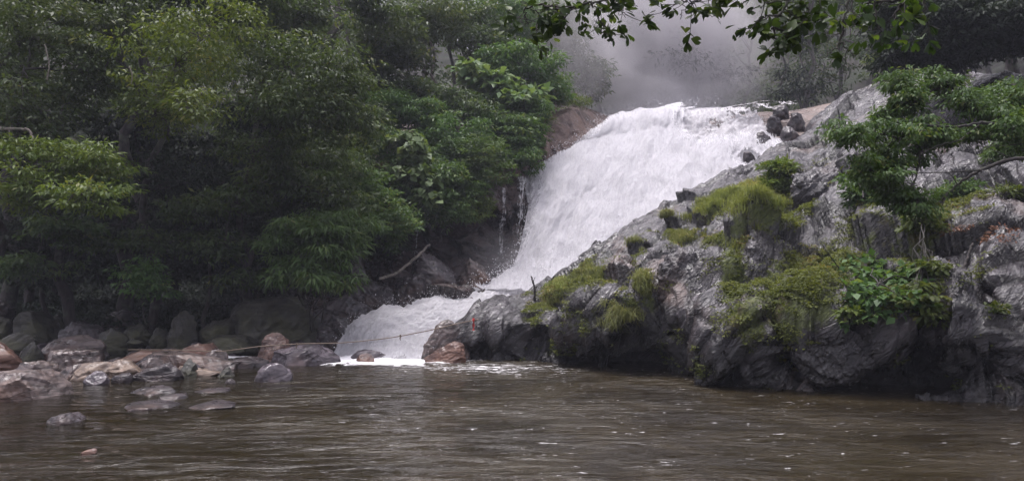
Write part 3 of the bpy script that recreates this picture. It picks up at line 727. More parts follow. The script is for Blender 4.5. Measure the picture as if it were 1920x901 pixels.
boulder('tall orange-brown dome behind the big wet slab', (481, 622, 552, 690), 15.7, MB['boulder_red'], 14, .9, group=sh, facets=3, rough=.6, hi=True)
boulder('big wet slab with scored sides at the rope', (500, 642, 640, 690), 15.2, MB['boulder_purple'], 15, .7, group=sh, facets=9, square=.45, rough=.9, hi=True, peak=(-.05, 0))
boulder('small brick-red stone in the foam', (668, 661, 702, 680), 15.8, MB['boulder_red'], 16, 1., group=sh, facets=3, rough=.6)
boulder('low grey rock awash in the foam behind the brick-red stone', (652, 654, 728, 676), 16.6, MB['boulder_purple'], 17, .8, group=sh, facets=4, rough=.6)
boulder('smooth brown-grey rounded rock leaning on the tip of the slope behind the red-brown boulder', (790, 598, 884, 672), 16.2, MB['boulder_grey'], 49, .8, group=sh, facets=4, rough=.6, hi=True, sink=.6, peak=(.2, 0))
boulder('red-brown boulder at the tip of the rock slope', (794, 639, 874, 676), 15.6, MB['boulder_red'], 18, .9, group=sh, facets=4, rough=.6, hi=True, sink=.6)
# half sunk in the pool
aw = 'stones awash in the shallows'
def awash(lab, box, m, seed): return boulder(lab, box, wl(box[3]), MB['boulder_dark' if m != 'boulder_red' else m], seed, 1.5, group=aw, facets=8, sink=1.6, rough=1.6, flat=.3)
awash('grey stone just breaking the surface in the middle of the shallows', (248, 722, 330, 738), 'boulder_grey', 19)
awash('bluish stone breaking the surface low in the shallows at the left', (88, 772, 160, 792), 'boulder_purple', 20)
awash('brown flat stone barely above the water', (238, 754, 330, 763), 'boulder_grey', 21)
awash('small grey stone right of the brown flat stone', (300, 737, 350, 744), 'boulder_grey', 22)
awash('low ripple-worn stone furthest right in the shallows', (362, 757, 440, 763), 'boulder_dark', 23)
awash('tiny pale stone out in the water past the slabs', (423, 709, 441, 716), 'boulder_tan', 24)
awash('small orange stone near the bottom left corner', (152, 840, 182, 848), 'boulder_red', 25)
awash('thin grey stone low in the water behind the shallows', (366, 730, 430, 735), 'boulder_dark', 39)
# far bank
boulder('upright egg-shaped olive boulder on the far bank', (312, 581, 372, 648), 18.2, MB['boulder_moss'], 26, .8, group=fb, facets=3, rough=.7, hi=True)
boulder('huge mossy grey boulder below the low bamboo', (422, 548, 612, 640), 19.0, MB['boulder_moss'], 27, .7, group=fb, facets=10, hi=True, peak=(-.1, 0))
spec = [((20, 572, 112, 628), 19.3, 'broad dim boulder on the far left bank'), ((88, 582, 125, 612), 20.1, 'small tilted boulder perched at the back of the broad dim one'),
        ((108, 592, 196, 648), 18.4, 'sloping boulder right of the broad dim one'), ((180, 605, 236, 652), 17.6, 'rounded olive boulder in the middle of the dim bank'),
        ((236, 600, 282, 636), 18.8, 'flat-topped pale boulder left of the egg-shaped one'), ((286, 608, 314, 640), 18.3, 'small boulder touching the egg-shaped one'),
        ((-30, 556, 24, 590), 19.6, 'moss-topped boulder at the left edge, highest of the bank'), ((-20, 585, 18, 618), 18.2, 'pale boulder at the left edge under the moss-topped one'),
        ((378, 590, 440, 628), 18.6, 'low boulder with a mossy crown left of the huge one'), ((0, 618, 60, 650), 16.6, 'dark low boulder just behind the rusty one'),
        ((196, 576, 260, 606), 21.5, 'dim far boulder deep under the trees'), ((380, 622, 480, 652), 17.4, 'dark low shelf rock at the foot of the huge boulder'),
        ((245, 632, 262, 642), 17.0, 'little pale stone below the flat-topped boulder'), ((110, 640, 170, 660), 16.0, 'flat dark stone in front of the sloping boulder')]
for i, (b_, D, lab) in enumerate(spec):
    b_ = (b_[0] - 7, b_[1] + (b_[3] - b_[1]) * .16, b_[2] + 7, b_[3])
    boulder(lab, b_, D, MB['boulder_moss'] if i % 4 != 2 else MB['boulder_dark'], 50 + i, .9, group=fb, facets=5 + i % 4)
# hollow by the falls
boulder('big round purple boulder under the short trickle', (766, 472, 857, 548), 22.6, MB['boulder_dark'], 28, .9, group=cv, facets=3, rough=.6, hi=True)
boulder('flat-topped grey rock left of the round purple boulder', (738, 511, 802, 552), 22.2, MB['boulder_dark'], 29, .9, group=cv, facets=8, square=.25)
boulder('hazy grey boulder between round purple boulder and falling strands', (855, 482, 922, 540), 23.4, MB['boulder_grey'], 30, .9, group=cv, facets=6)
boulder('tall dark rock pillar at the right end of the bamboo', (648, 445, 690, 530), 22.0, MB['boulder_dark'], 31, 1.2, group=cv, facets=6)
boulder('fan-shaped brown rock spilling down below the dark pillar', (640, 513, 746, 575), 21.3, MB['boulder_dark'], 32, .8, group=cv, facets=7, peak=(-.3, 0), hi=True)
boulder('long brown ledge above the left edge of the cascade', (560, 550, 722, 612), 20.6, MB['boulder_dark'], 33, .6, group=cv, facets=9, hi=True, peak=(.1, 0), square=.2)
boulder('dark broken block between huge mossy boulder and cascade', (590, 590, 668, 648), 19.2, MB['boulder_dark'], 40, .8, group=cv, facets=9)
# small cobbles packed between the slabs and along the dim bank, each its own stone
rg_ = np.random.default_rng(3)
cob = [boulder('x', (100, 600, 100 + w_, 600 + h_), 14, MB[m_], 80 + i_, 1., group='cobbles between the shore boulders', facets=7, name='cobble', cat='cobble') for i_, (w_, h_, m_) in enumerate([(50, 26, 'boulder_grey'), (36, 22, 'boulder_moss'), (60, 26, 'boulder_dark'), (44, 20, 'boulder_tan'), (34, 18, 'boulder_purple')])]
for i_ in range(64):
    px_ = rg_.uniform(-20, 640) if i_ > 26 else rg_.uniform(-20, 430)
    if i_ <= 26: D_ = rg_.uniform(12.9, 15.2) + (px_ < 120) * .5; zz_ = -.03
    else: D_ = rg_.uniform(16.2, 20.5); zz_ = max(-.05, float(H((px_ - 960) / F * D_, D_)) - .03)
    k_ = i_ % 5
    if i_ > 26 and k_ == 3: k_ = 1
    c_ = cob[i_] if i_ < 5 else cob[k_].copy()
    if i_ >= 5: col.objects.link(c_)
    c_.location = ((px_ - 960) / F * D_, D_, zz_); sc_ = rg_.uniform(.6, 1.5); c_.scale = (sc_, sc_ * rg_.uniform(.8, 1.2), sc_ * rg_.uniform(.8, 1.3)); c_.rotation_euler = (0, 0, rg_.uniform(-.5, .5))
    c_['label'] = 'small stone wedged among the slabs of the left shore' if i_ <= 26 else 'small dim stone on the shaded bank between the mossy boulders'
    c_['group'] = 'cobbles between the shore slabs' if i_ <= 26 else 'cobbles on the shaded bank'
# masses on the right slope
rs = 'rock masses on the right slope'
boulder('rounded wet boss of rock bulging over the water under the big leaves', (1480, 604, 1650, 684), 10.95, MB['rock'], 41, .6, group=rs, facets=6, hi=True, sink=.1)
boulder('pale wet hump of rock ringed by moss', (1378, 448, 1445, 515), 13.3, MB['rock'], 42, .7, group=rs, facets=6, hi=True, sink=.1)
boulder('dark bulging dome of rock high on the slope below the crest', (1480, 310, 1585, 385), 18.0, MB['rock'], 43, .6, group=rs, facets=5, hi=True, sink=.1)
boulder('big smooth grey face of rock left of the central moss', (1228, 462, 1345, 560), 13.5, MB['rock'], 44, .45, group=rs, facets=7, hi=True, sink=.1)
bk = 'dark blocks in the thin water at the right end of the fall'
def fall_D(px, py): j = np.argsort((FGX - px) ** 2 + (FGY - py) ** 2)[:6]; return float(FALLG[j, 1].min())
for k_, (bx_, lab_) in enumerate([
    ((1428, 280, 1484, 324), 'largest dark block at the foot of the thin water, beside the slope'), ((1448, 196, 1480, 214), 'small flat block right under the crest'),
    ((1476, 210, 1510, 232), 'rightmost square block under the crest'), ((1436, 216, 1468, 240), 'square block left of the rightmost one under the crest'),
    ((1462, 236, 1500, 260), 'block in the middle of its cluster, below the two square ones'), ((1418, 246, 1446, 268), 'block at the left end of the middle row of its cluster'),
    ((1392, 284, 1420, 304), 'low block showing through the white water furthest left'), ((1346, 312, 1380, 330), 'faint block at the edge of the white water above the long grass')]):
    boulder(lab_, bx_, fall_D((bx_[0] + bx_[2]) / 2, bx_[3]) - .25, MB['boulder_dark'], 145 + k_, .8, group=bk, facets=8, square=.3, sink=.1)
# ------------------------------------------------------------------ foliage builders
def unit(a): return a / (np.linalg.norm(a, axis=-1, keepdims=True) + 1e-9)

def leaf_cloud(rng, C, R, per, L, width=.34, droop=.5, flat=.5, jitter=.45, tintc=None):
    """leaf-sized kites in flattened sprays: C (N,3) spray centres, R (N,3) radii. returns verts, quads, tint"""
    N = len(C); n = N * per
    c = np.repeat(C, per, 0); r = np.repeat(R, per, 0)
    d = unit(rng.normal(size=(n, 3))); d[:, 2] = np.where(rng.random(n) < .8, np.abs(d[:, 2]), d[:, 2])
    rad = rng.random(n) ** .5
    p = c + d * r * rad[:, None]
    ax = d.copy(); ax[:, 2] *= .3; ax += rng.normal(size=(n, 3)) * jitter; ax[:, 2] -= droop; ax = unit(ax)
    up = d * .5 + np.array([0, -.15, 1.0]) + rng.normal(size=(n, 3)) * .45
    sd = unit(np.cross(ax, up)); nn = unit(np.cross(sd, ax))
    l = (L * rng.uniform(.65, 1.25, n))[:, None]; w = l * width * rng.uniform(.8, 1.2, n)[:, None]
    v = np.empty((n, 4, 3))
    v[:, 0] = p; v[:, 1] = p + ax * l * .45 + sd * w * .5 + nn * l * .06; v[:, 2] = p + ax * l - nn * l * .12; v[:, 3] = p + ax * l * .45 - sd * w * .5 + nn * l * .06
    t = np.repeat(rng.random(N) if tintc is None else tintc, per) * .55 + rng.random(n) * .45
    return v.reshape(-1, 3), np.arange(n * 4).reshape(n, 4), np.repeat(t, 4)

def tube(pts, r0, r1, sides=7, wob=0., rng=None):
    pts = np.asarray(pts, float); n = len(pts)
    tg = unit(np.gradient(pts, axis=0)); ref = np.array([.31, .95, .1]); a = unit(np.cross(tg, ref)); b = np.cross(tg, a)
    rr = np.linspace(r0, r1, n)
    if wob and rng is not None: rr = rr * (1 + wob * rng.normal(size=n))
    th = np.linspace(0, 2 * np.pi, sides, endpoint=False)
    v = pts[:, None] + (a[:, None] * np.cos(th)[None, :, None] + b[:, None] * np.sin(th)[None, :, None]) * rr[:, None, None]
    idx = np.arange(n * sides).reshape(n, sides); nx = np.roll(idx, -1, 1)
    f = np.stack([idx[:-1], nx[:-1], nx[1:], idx[1:]], -1).reshape(-1, 4)
    return v.reshape(-1, 3), f

class Acc:
    def __init__(s): s.v, s.f, s.t, s.k = [], [], [], 0
    def add(s, v, f, t=None):
        s.v.append(v); s.f.append(f + s.k); s.k += len(v); s.t.append(np.full(len(v), .5) if t is None else t)
    def obj(s, name, mat, parent=None, smooth=False):
        if not s.v: return None
        return mesh_obj(name, np.concatenate(s.v), np.concatenate(s.f), mat, parent, smooth, {'tint': np.concatenate(s.t)})

def limb(rng, a, b, n=7, sag=.12):
    t = np.linspace(0, 1, n)[:, None]; a = np.asarray(a, float); b = np.asarray(b, float)
    ln = np.linalg.norm(b - a); p = a * (1 - t) + b * t
    p = p + np.sin(t * np.pi) * np.array([0, 0, sag * ln]) + rng.normal(size=(n, 3)) * ln * .025 * np.sin(t * np.pi)
    return p

def sprays(rng, c, r, m):
    """m spray centres in ellipsoid c, r, mostly near its upper and outer shell"""
    d = unit(rng.normal(size=(m, 3))); k = rng.random(m) ** .45
    return c + d * k[:, None] * r

LD, LS = 1.7, 1.2
def tree(label, base, top, clumps, leafmat='leaf', cat='tree', name='tree', L=.13, per=46, dens=1., group=None, barkm='bark_dark', tr=.16, spray=.55, droop=.5, width=.34, seed=0, parent_loc=None, flatz=.42, trunk=True, twig=True):
    """base/top world points of the trunk; clumps: list of (px,py,D,rx_px,ry_px[,rdepth m]) photo-space masses turned into real ellipsoids"""
    rng = np.random.default_rng(seed + 77)
    base = np.asarray(base, float); top = np.asarray(top, float)
    root = empty(name, base, label, cat, group)
    tk = Acc(); lv = Acc()
    if trunk:
        pts = limb(rng, base - [0, 0, .3], top, 12, .0) + rng.normal(size=(12, 3)) * .04
        v, f = tube(pts, tr, tr * .35, 9, .05, rng); tk.add(v - base, f)
    else: pts = np.array([base, top])
    reach = [q_ for q_ in pts]; clumps = sorted(clumps, key=lambda c_: np.linalg.norm(P(*c_[:3]) - pts, axis=1).min())
    for c in clumps:
        px, py, D, rx, ry = c[:5]; rd = c[5] if len(c) > 5 else None
        cc = P(px, py, D); r = np.array([rx / F * D, rd if rd else max(.5, (rx + ry) / 2 / F * D * .9), ry / F * D])
        vol = r[0] * r[1] + r[0] * r[2] + r[1] * r[2]
        m = max(5, int(vol / (spray ** 2) * 2.3 * dens * LD))
        S = sprays(rng, cc, r * 1.12, int(m * 1.25)); gp_ = fbm(S * (.55 / spray) + seed, 2, seed + 5); S = S[gp_ > np.quantile(gp_, .22)]; m = len(S)
        # limb from the nearest lower trunk point to the clump, twigs on to the sprays
        ra = np.array(reach); i = np.argmin(np.linalg.norm(ra - cc, axis=1) + np.where(ra[:, 2] > cc[2] + .3, 1.0, 0)) if trunk else len(pts) - 1
        thin = 1. if i < len(pts) else .6
        lb = limb(rng, ra[i], cc, 8, .08); v, f = tube(lb, tr * .30 * thin, tr * .07 * thin, 6); tk.add(v - base, f); reach += [q_ for q_ in lb[2:]]
        if twig:
            for s_ in S[::max(1, m // 14)]:
                j = rng.integers(4, 8); v, f = tube(limb(rng, lb[j], s_, 5, .05), tr * .09, .006, 4); tk.add(v - base, f)
        rr = np.stack([spray * rng.uniform(.6, 1.3, m), spray * rng.uniform(.6, 1.3, m), spray * flatz * rng.uniform(.6, 1.2, m)], -1)
        hgt = np.clip((S[:, 2] - cc[2]) / (r[2] + .01) * .5 + .5, 0, 1)
        v, f, t = leaf_cloud(rng, S, rr, per, L * LS, width, droop, tintc=rng.random(m)); lv.add(v - base, f, t)
    if tk.v: tk.obj('trunk' if cat == 'tree' else 'stems', M[barkm], root, True)
    lv.obj('crown' if cat == 'tree' else 'foliage', M[leafmat], root)
    return root

def gp(px, D, dz=0.):
    """point on the terrain sheet under photo column px at distance D"""
    x = (px - 960) / F * D; return np.array([x, D, float(H(x, D)) + dz])

def up(b, h, dx=0., dy=0.): return b + np.array([dx, dy, h])

# ------------------------------------------------------------------ left forest
fg = 'forest trees on the left bank'
T = tree
b = gp(152, 20.5); T('tree with low yellow-green sprays reaching out over the left boulders', b, up(b, 7, -1, -2),
  [(165, 372, 14.8, 72, 30, .9), (45, 352, 15.0, 85, 42, 1.0), (70, 300, 15.5, 100, 34, 1), (190, 300, 15.6, 60, 30, .8)], 'leaf_bright', seed=1, group=fg, L=.115, spray=.42, per=52)
b = gp(-10, 19); T('tall dark-leaved tree filling the upper left corner', b, up(b, 9, .5, -1),
  [(60, 70, 17, 130, 75, 1.4), (40, 190, 16.5, 110, 65, 1.2), (190, 150, 17.5, 90, 70, 1.2), (230, 40, 18, 110, 55, 1.2), (30, 255, 16.2, 80, 35, .9)], 'leaf', seed=2, group=fg, L=.13, dens=1.3)
b = gp(300, 21.5); T('tree whose drooping bough ends in a pale yellow-green tip left of centre gap', b, up(b, 9, .3, -2),
  [(360, 205, 15.8, 58, 32, .8), (330, 120, 16.5, 95, 60, 1.2), (390, 50, 17, 90, 55, 1.2), (290, 215, 17.5, 60, 40, 1)], 'leaf_bright', seed=3, group=fg, L=.12, dens=1.2)
b = gp(455, 20.8); T('feathery grey-green tree arching over the dark middle gap', b, up(b, 8, .8, -1.5),
  [(530, 125, 18, 90, 50, 1.3), (610, 140, 18, 85, 45, 1.2), (560, 215, 17.6, 110, 50, 1.2), (650, 215, 18.2, 60, 60, 1), (500, 280, 18.4, 70, 36, .9), (610, 300, 20.4, 85, 50, 1.1)], 'leaf', seed=4, group=fg, L=.12, per=60, dens=1.4)
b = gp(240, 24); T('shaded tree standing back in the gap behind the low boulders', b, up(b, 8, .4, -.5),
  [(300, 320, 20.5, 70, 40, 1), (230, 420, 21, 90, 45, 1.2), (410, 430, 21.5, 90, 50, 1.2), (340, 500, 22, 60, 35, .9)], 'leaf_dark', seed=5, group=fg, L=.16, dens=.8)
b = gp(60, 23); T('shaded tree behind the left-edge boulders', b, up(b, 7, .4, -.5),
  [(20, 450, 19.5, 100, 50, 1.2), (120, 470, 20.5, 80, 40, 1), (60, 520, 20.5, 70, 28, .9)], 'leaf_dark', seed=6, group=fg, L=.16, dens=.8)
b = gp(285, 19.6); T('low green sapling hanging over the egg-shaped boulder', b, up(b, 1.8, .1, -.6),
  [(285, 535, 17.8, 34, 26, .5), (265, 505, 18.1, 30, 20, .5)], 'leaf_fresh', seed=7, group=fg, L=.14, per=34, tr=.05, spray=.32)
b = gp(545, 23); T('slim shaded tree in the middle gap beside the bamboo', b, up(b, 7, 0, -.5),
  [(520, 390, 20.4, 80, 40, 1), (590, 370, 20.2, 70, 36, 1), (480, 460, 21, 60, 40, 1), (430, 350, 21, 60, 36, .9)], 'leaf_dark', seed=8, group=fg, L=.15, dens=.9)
b = gp(600, 30); T('tall tree with twin bare trunks at the top left of centre', b, up(b, 12, .8, 0),
  [(470, 35, 24, 90, 55, 1.8), (560, 30, 25, 70, 40, 1.6), (540, 90, 24.5, 70, 30, 1.3), (700, 25, 27, 70, 40, 1.6)], 'leaf', seed=9, group=fg, L=.2, tr=.26, barkm='bark')
b = gp(646, 29); T('slanting bare-trunked tree beside the twin trunks', b, up(b, 11, .3, 0), [(745, 70, 28, 60, 45, 1.6), (690, 120, 28, 50, 40, 1.4)], 'leaf', seed=10, group=fg, L=.2, tr=.2, barkm='bark')
rg = 'trees along the ridge above the creepers'
b = gp(818, 31); T('slender pale-trunked tree leaning on the ridge', b, up(b, 9, -.4, 0), [(800, 40, 31, 75, 50, 1.8), (760, 110, 30, 45, 35, 1.2), (740, 170, 29, 50, 30, 1.1)], 'leaf', seed=11, group=rg, L=.2, tr=.1, barkm='bark_pale')
b = gp(862, 33); T('thin forked tree in the shadow behind the ridge', b, up(b, 9, -.6, 0), [(870, 40, 33, 75, 45, 1.8), (905, 90, 32.5, 50, 30, 1.3)], 'leaf', seed=12, group=rg, L=.2, tr=.12, barkm='bark')
b = gp(960, 33); T('pale leafy tree at the head of the creepers left of the bare rock', b, up(b, 5.5, .2, 0), [(940, 105, 31, 50, 36, 1.3), (985, 130, 31, 60, 40, 1.4), (1020, 165, 31.5, 50, 32, 1.2), (960, 30, 35, 80, 60, 2)], 'leaf_fresh', seed=13, group=rg, L=.2, tr=.1, barkm='bark')
b = gp(905, 31); T('broad-leaved sapling with big pale leaves on the ridge', b, up(b, 3.2, -.2, -.3), [(880, 140, 29.5, 24, 22, .6), (925, 165, 29.5, 40, 26, .8), (960, 190, 29, 45, 30, .8), (1000, 195, 29.5, 25, 25, .7)], 'leaf_pale', seed=14, group=rg, L=.34, per=16, tr=.06, spray=.5, width=.6)
b = gp(1065, 38); T('misty tree directly behind the bare tan rock', b, up(b, 7, .2, 0), [(1060, 110, 37, 45, 60, 1.6), (1050, 40, 38, 60, 50, 2), (1100, 150, 38, 40, 40, 1.4)], 'leaf', seed=15, group=rg, L=.22, tr=.12)

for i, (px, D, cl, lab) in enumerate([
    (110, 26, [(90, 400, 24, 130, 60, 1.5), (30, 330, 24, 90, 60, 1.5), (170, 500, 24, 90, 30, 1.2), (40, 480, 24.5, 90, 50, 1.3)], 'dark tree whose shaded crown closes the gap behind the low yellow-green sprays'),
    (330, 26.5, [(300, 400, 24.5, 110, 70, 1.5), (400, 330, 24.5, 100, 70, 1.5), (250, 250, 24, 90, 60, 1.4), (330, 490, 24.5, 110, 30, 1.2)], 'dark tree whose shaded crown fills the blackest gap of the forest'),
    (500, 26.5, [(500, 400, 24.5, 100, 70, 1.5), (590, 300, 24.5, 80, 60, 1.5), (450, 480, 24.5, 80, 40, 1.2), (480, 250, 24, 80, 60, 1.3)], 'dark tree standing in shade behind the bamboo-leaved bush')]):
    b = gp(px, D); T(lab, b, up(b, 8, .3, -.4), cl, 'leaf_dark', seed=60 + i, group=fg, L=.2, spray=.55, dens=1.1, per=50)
for i, (px, D, cl, lab) in enumerate([  # crowns above the frame, added so the bank beneath is shaded
    (20, 21.5, [(0, -110, 20, 180, 70, 2.2), (160, -60, 20.5, 150, 60, 2.2), (60, -10, 20.5, 150, 40, 1.6)], 'tall tree whose crown passes out of the top of the view at the far left'),
    (230, 22.5, [(300, -100, 20.5, 180, 70, 2.2), (420, -50, 21, 120, 60, 2.2), (250, 0, 21.5, 130, 40, 1.6)], 'tall tree with its crown above the view, left of the twin trunks')]):
    b = gp(px, D); T(lab, b, up(b, 12, .3, -.6), cl, 'leaf', seed=160 + i, group=fg, L=.2, spray=.6, dens=1.0, per=50, tr=.24)
for i, (px, D, cl, lab) in enumerate([
    (395, 21.5, [(420, 455, 19, 70, 34, .9), (360, 400, 19.2, 60, 34, .9), (470, 520, 19.4, 50, 20, .7), (300, 455, 19.4, 60, 26, .8), (440, 370, 19, 60, 26, .8)], 'low understory tree with dim sprays in front of the blackest gap'),
    (90, 21.5, [(110, 430, 18.4, 70, 26, .8), (50, 500, 18.6, 80, 26, .8), (180, 450, 18.8, 60, 28, .8), (210, 330, 18.5, 50, 30, .8)], 'low understory tree with dim sprays under the yellow-green boughs'),
    (560, 21.8, [(560, 350, 19, 70, 30, .8), (640, 380, 19.6, 50, 30, .8), (500, 330, 19.2, 50, 26, .8)], 'low understory tree with dim sprays just above the bamboo-leaved bush')]):
    b = gp(px, D); T(lab, b, up(b, 3.4, .2, -.6), cl, 'leaf', seed=260 + i, group=fg, L=.15, spray=.45, dens=.8, per=44, tr=.09)
# shrubs and creepers on the bank
sg = 'shrubs and creepers on the bank left of the waterfall'
def shrub(label, base, clumps, mat='leaf_fresh', **k):
    base = np.asarray(base, float)
    return T(label, base, base + np.array([0, 0, .3]), clumps, mat, cat='shrub', name='shrub', trunk=False, group=sg, tr=.09, **k)
shrub('bamboo-leaved bush drooping over the huge mossy boulder', gp(590, 20.3, .2), [(590, 470, 17.6, 78, 50, 1.0), (560, 515, 17.4, 55, 24, .8), (620, 520, 17.4, 40, 22, .7), (640, 435, 18.2, 60, 34, 1), (575, 430, 17.9, 50, 26, .9)], 'leaf_fresh', seed=21, L=.22, width=.17, per=60, spray=.42, droop=.6)
shrub('dense creeper mound just right of the bamboo-leaved bush', P(690, 430, 22.5), [(690, 400, 21.5, 66, 48, .9), (735, 430, 22.3, 46, 36, .8), (665, 350, 22, 55, 35, 1)], 'leaf_fresh', seed=22, L=.13, per=70, spray=.4, droop=.2)
shrub('creeper curtain hanging over the dark hollow', P(810, 370, 24.3), [(800, 385, 23.9, 70, 32, .7), (840, 400, 24.2, 45, 22, .6), (760, 340, 24, 60, 40, .9), (830, 340, 24.4, 60, 40, .8)], 'leaf_fresh', seed=23, L=.14, per=70, spray=.4, droop=.35)
shrub('round dark-green shrub beside the top of the dark rock face', P(905, 320, 26), [(908, 312, 25.6, 50, 50, 1.3)], 'leaf_fresh', seed=24, L=.12, per=70, spray=.38, droop=.25)
shrub('pale heart-leaved vine trailing down through the middle of the creepers', P(790, 300, 24.5), [(755, 262, 24.2, 26, 14, .5), (778, 290, 23.8, 18, 28, .4), (790, 330, 23.5, 34, 16, .4), (800, 370, 23.3, 14, 26, .3), (742, 320, 23.6, 20, 10, .4), (690, 250, 23.5, 9, 50, .3)], 'leaf_pale', seed=25, L=.24, width=.8, per=22, spray=.32, droop=.8)
shrub('brownish shrub hanging at the right end of the dark hollow', P(900, 380, 25.6), [(893, 385, 25.2, 28, 32, .6)], 'leaf_bright', seed=26, L=.13, per=50, spray=.34, droop=.7)
shrub('loose green shrub on the shoulder above the round shrub', P(960, 260, 28.5), [(975, 255, 28, 38, 42, 1), (930, 240, 28, 50, 36, 1.1), (1000, 215, 29, 30, 24, .9)], 'leaf_fresh', seed=27, L=.15, per=60, spray=.42)
shrub('wide fern-green shrub in the middle of the bank', P(720, 260, 26.5), [(730, 205, 26.5, 60, 30, 1.2), (790, 220, 27, 60, 32, 1.2), (700, 270, 25.5, 66, 36, 1.1), (850, 260, 26.5, 70, 40, 1.2)], 'leaf_fresh', seed=28, L=.14, per=66, spray=.42)
shrub('dim shrub on the slope behind the wide fern-green one', P(860, 200, 29), [(850, 200, 28.5, 70, 30, 1.2), (780, 180, 28.5, 60, 26, 1.2), (900, 220, 28.2, 40, 24, 1)], 'leaf', seed=29, L=.16, per=60, spray=.45)
shrub('dark shrub in shade under the feathery tree', P(640, 340, 24.5), [(640, 330, 23.5, 60, 50, 1.2), (620, 390, 22.6, 40, 30, 1)], 'leaf', seed=30, L=.14, per=60, spray=.42)
shrub('dim shrub above the hollow behind the dark pillar', P(680, 440, 24.2), [(720, 465, 23.6, 36, 24, .6), (690, 455, 23.4, 30, 26, .6)], 'leaf_dark', seed=31, L=.13, per=56, spray=.36)
shrub('grassy scrub at the edge of the bare tan rock', P(1040, 190, 32), [(1045, 188, 31.5, 26, 12, .8), (1085, 195, 33, 20, 8, .7), (1018, 235, 30, 16, 26, .7)], 'leaf_bright', seed=32, L=.2, width=.14, per=40, spray=.35, droop=-.1)

# low undergrowth covering the shaded forest floor and the hillside
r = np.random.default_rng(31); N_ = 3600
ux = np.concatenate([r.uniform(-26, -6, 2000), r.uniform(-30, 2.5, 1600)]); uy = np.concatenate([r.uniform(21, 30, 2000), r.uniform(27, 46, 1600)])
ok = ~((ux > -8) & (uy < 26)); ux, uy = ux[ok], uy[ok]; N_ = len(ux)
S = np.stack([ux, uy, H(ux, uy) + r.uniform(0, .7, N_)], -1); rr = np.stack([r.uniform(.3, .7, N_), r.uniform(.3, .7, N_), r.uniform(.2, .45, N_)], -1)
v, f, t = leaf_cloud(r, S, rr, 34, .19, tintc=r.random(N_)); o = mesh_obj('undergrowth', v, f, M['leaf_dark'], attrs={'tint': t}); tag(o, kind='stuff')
shrub('green shrub cascading over the edge beside the tan bare rock', P(985, 290, 28), [(985, 300, 27.4, 26, 24, .8), (955, 285, 27.6, 36, 30, .9), (1000, 255, 28.6, 20, 26, .7)], 'leaf_fresh', seed=33, L=.14, per=60, spray=.38)
shrub('shrub filling the bank between the round shrub and the wide fern-green one', P(870, 300, 27), [(860, 290, 26, 50, 30, 1), (870, 350, 25.3, 40, 26, .8), (820, 300, 25.6, 36, 26, .8)], 'leaf_fresh', seed=34, L=.13, per=66, spray=.4)
# deeper forest behind: built from four shared trees
rng = np.random.default_rng(5)
def proto_tree(seed, h=11, crown=(3.2, 3.2, 4.2), L=.26, mat='leaf', per=34, n=120):
    r = np.random.default_rng(seed); root = empty('tree', (0, 0, 0), 'x', 'tree', None); tk, lv = Acc(), Acc()
    pts = limb(r, (0, 0, -.4), (r.normal() * .5, r.normal() * .5, h * .85), 12, 0); v, f = tube(pts, .17, .06, 8, .05, r); tk.add(v, f)
    S = []
    for k in range(9):
        a = k * 2.4 + r.random(); rad = r.uniform(.3, 1); zz = r.uniform(.3, 1.02) * h
        c = np.array([math.cos(a) * rad * crown[0] * .8, math.sin(a) * rad * crown[1] * .8, zz]); j = min(10, int(zz / h * 10)); v, f = tube(limb(r, pts[j], c, 7, .05), .06, .015, 5); tk.add(v, f)
        S.append(sprays(r, c, np.array([1.7, 1.7, 1.0]), n // 9))
    S = np.concatenate(S); m = len(S); rr = np.stack([r.uniform(.4, .9, m), r.uniform(.4, .9, m), r.uniform(.2, .4, m)], -1)
    v, f, t = leaf_cloud(r, S, rr, per, L, tintc=r.random(m)); lv.add(v, f, t)
    tk.obj('trunk', M['bark'], root, True); lv.obj('crown', M[mat], root)
    return root
protos = [proto_tree(101), proto_tree(102, 13), proto_tree(103, 9, L=.22), proto_tree(104, 12, (2.6, 2.6, 4), mat='leaf_dark')]
used = set()
def put_tree(k, loc, s, rz, label, group):
    p = protos[k]
    if k not in used: r = p; used.add(k)
    else:
        r = p.copy(); col.objects.link(r)
        for ch in list(p.children):
            c = ch.copy(); col.objects.link(c); c.parent = r
    r.location = [float(q) for q in loc]; r.scale = (s, s, s); r.rotation_euler = (0, 0, rz); r['label'] = label; r['group'] = group; r['category'] = 'tree'
    return r
k = 0
for Dd, x0, x1, stp, gl, lab in ((26, -24, -8, 3.0, 'shaded trees in the second row of the left forest', 'shaded forest tree in the second row behind the boulders'),
                            (31, -27, -5, 3.2, 'trees on the left hillside', 'forest tree on the left hillside behind the shaded row'),
                            (38, -33, 3, 3.6, 'trees on the upper left hillside', 'forest tree high on the left hillside, its crown lost in foliage'),
                            (46, -40, 2, 4.2, 'trees near the top of the left hillside', 'distant hazy tree near the top of the left hillside')):
    x = x0
    while x < x1:
        xx = x + rng.normal() * .6; yy = Dd + rng.normal() * 1.0
        put_tree(int(rng.integers(0, 4)), (xx, yy, float(H(xx, yy))), rng.uniform(.75, 1.1), rng.uniform(0, 6.28), lab, gl); x += stp * rng.uniform(.8, 1.2)
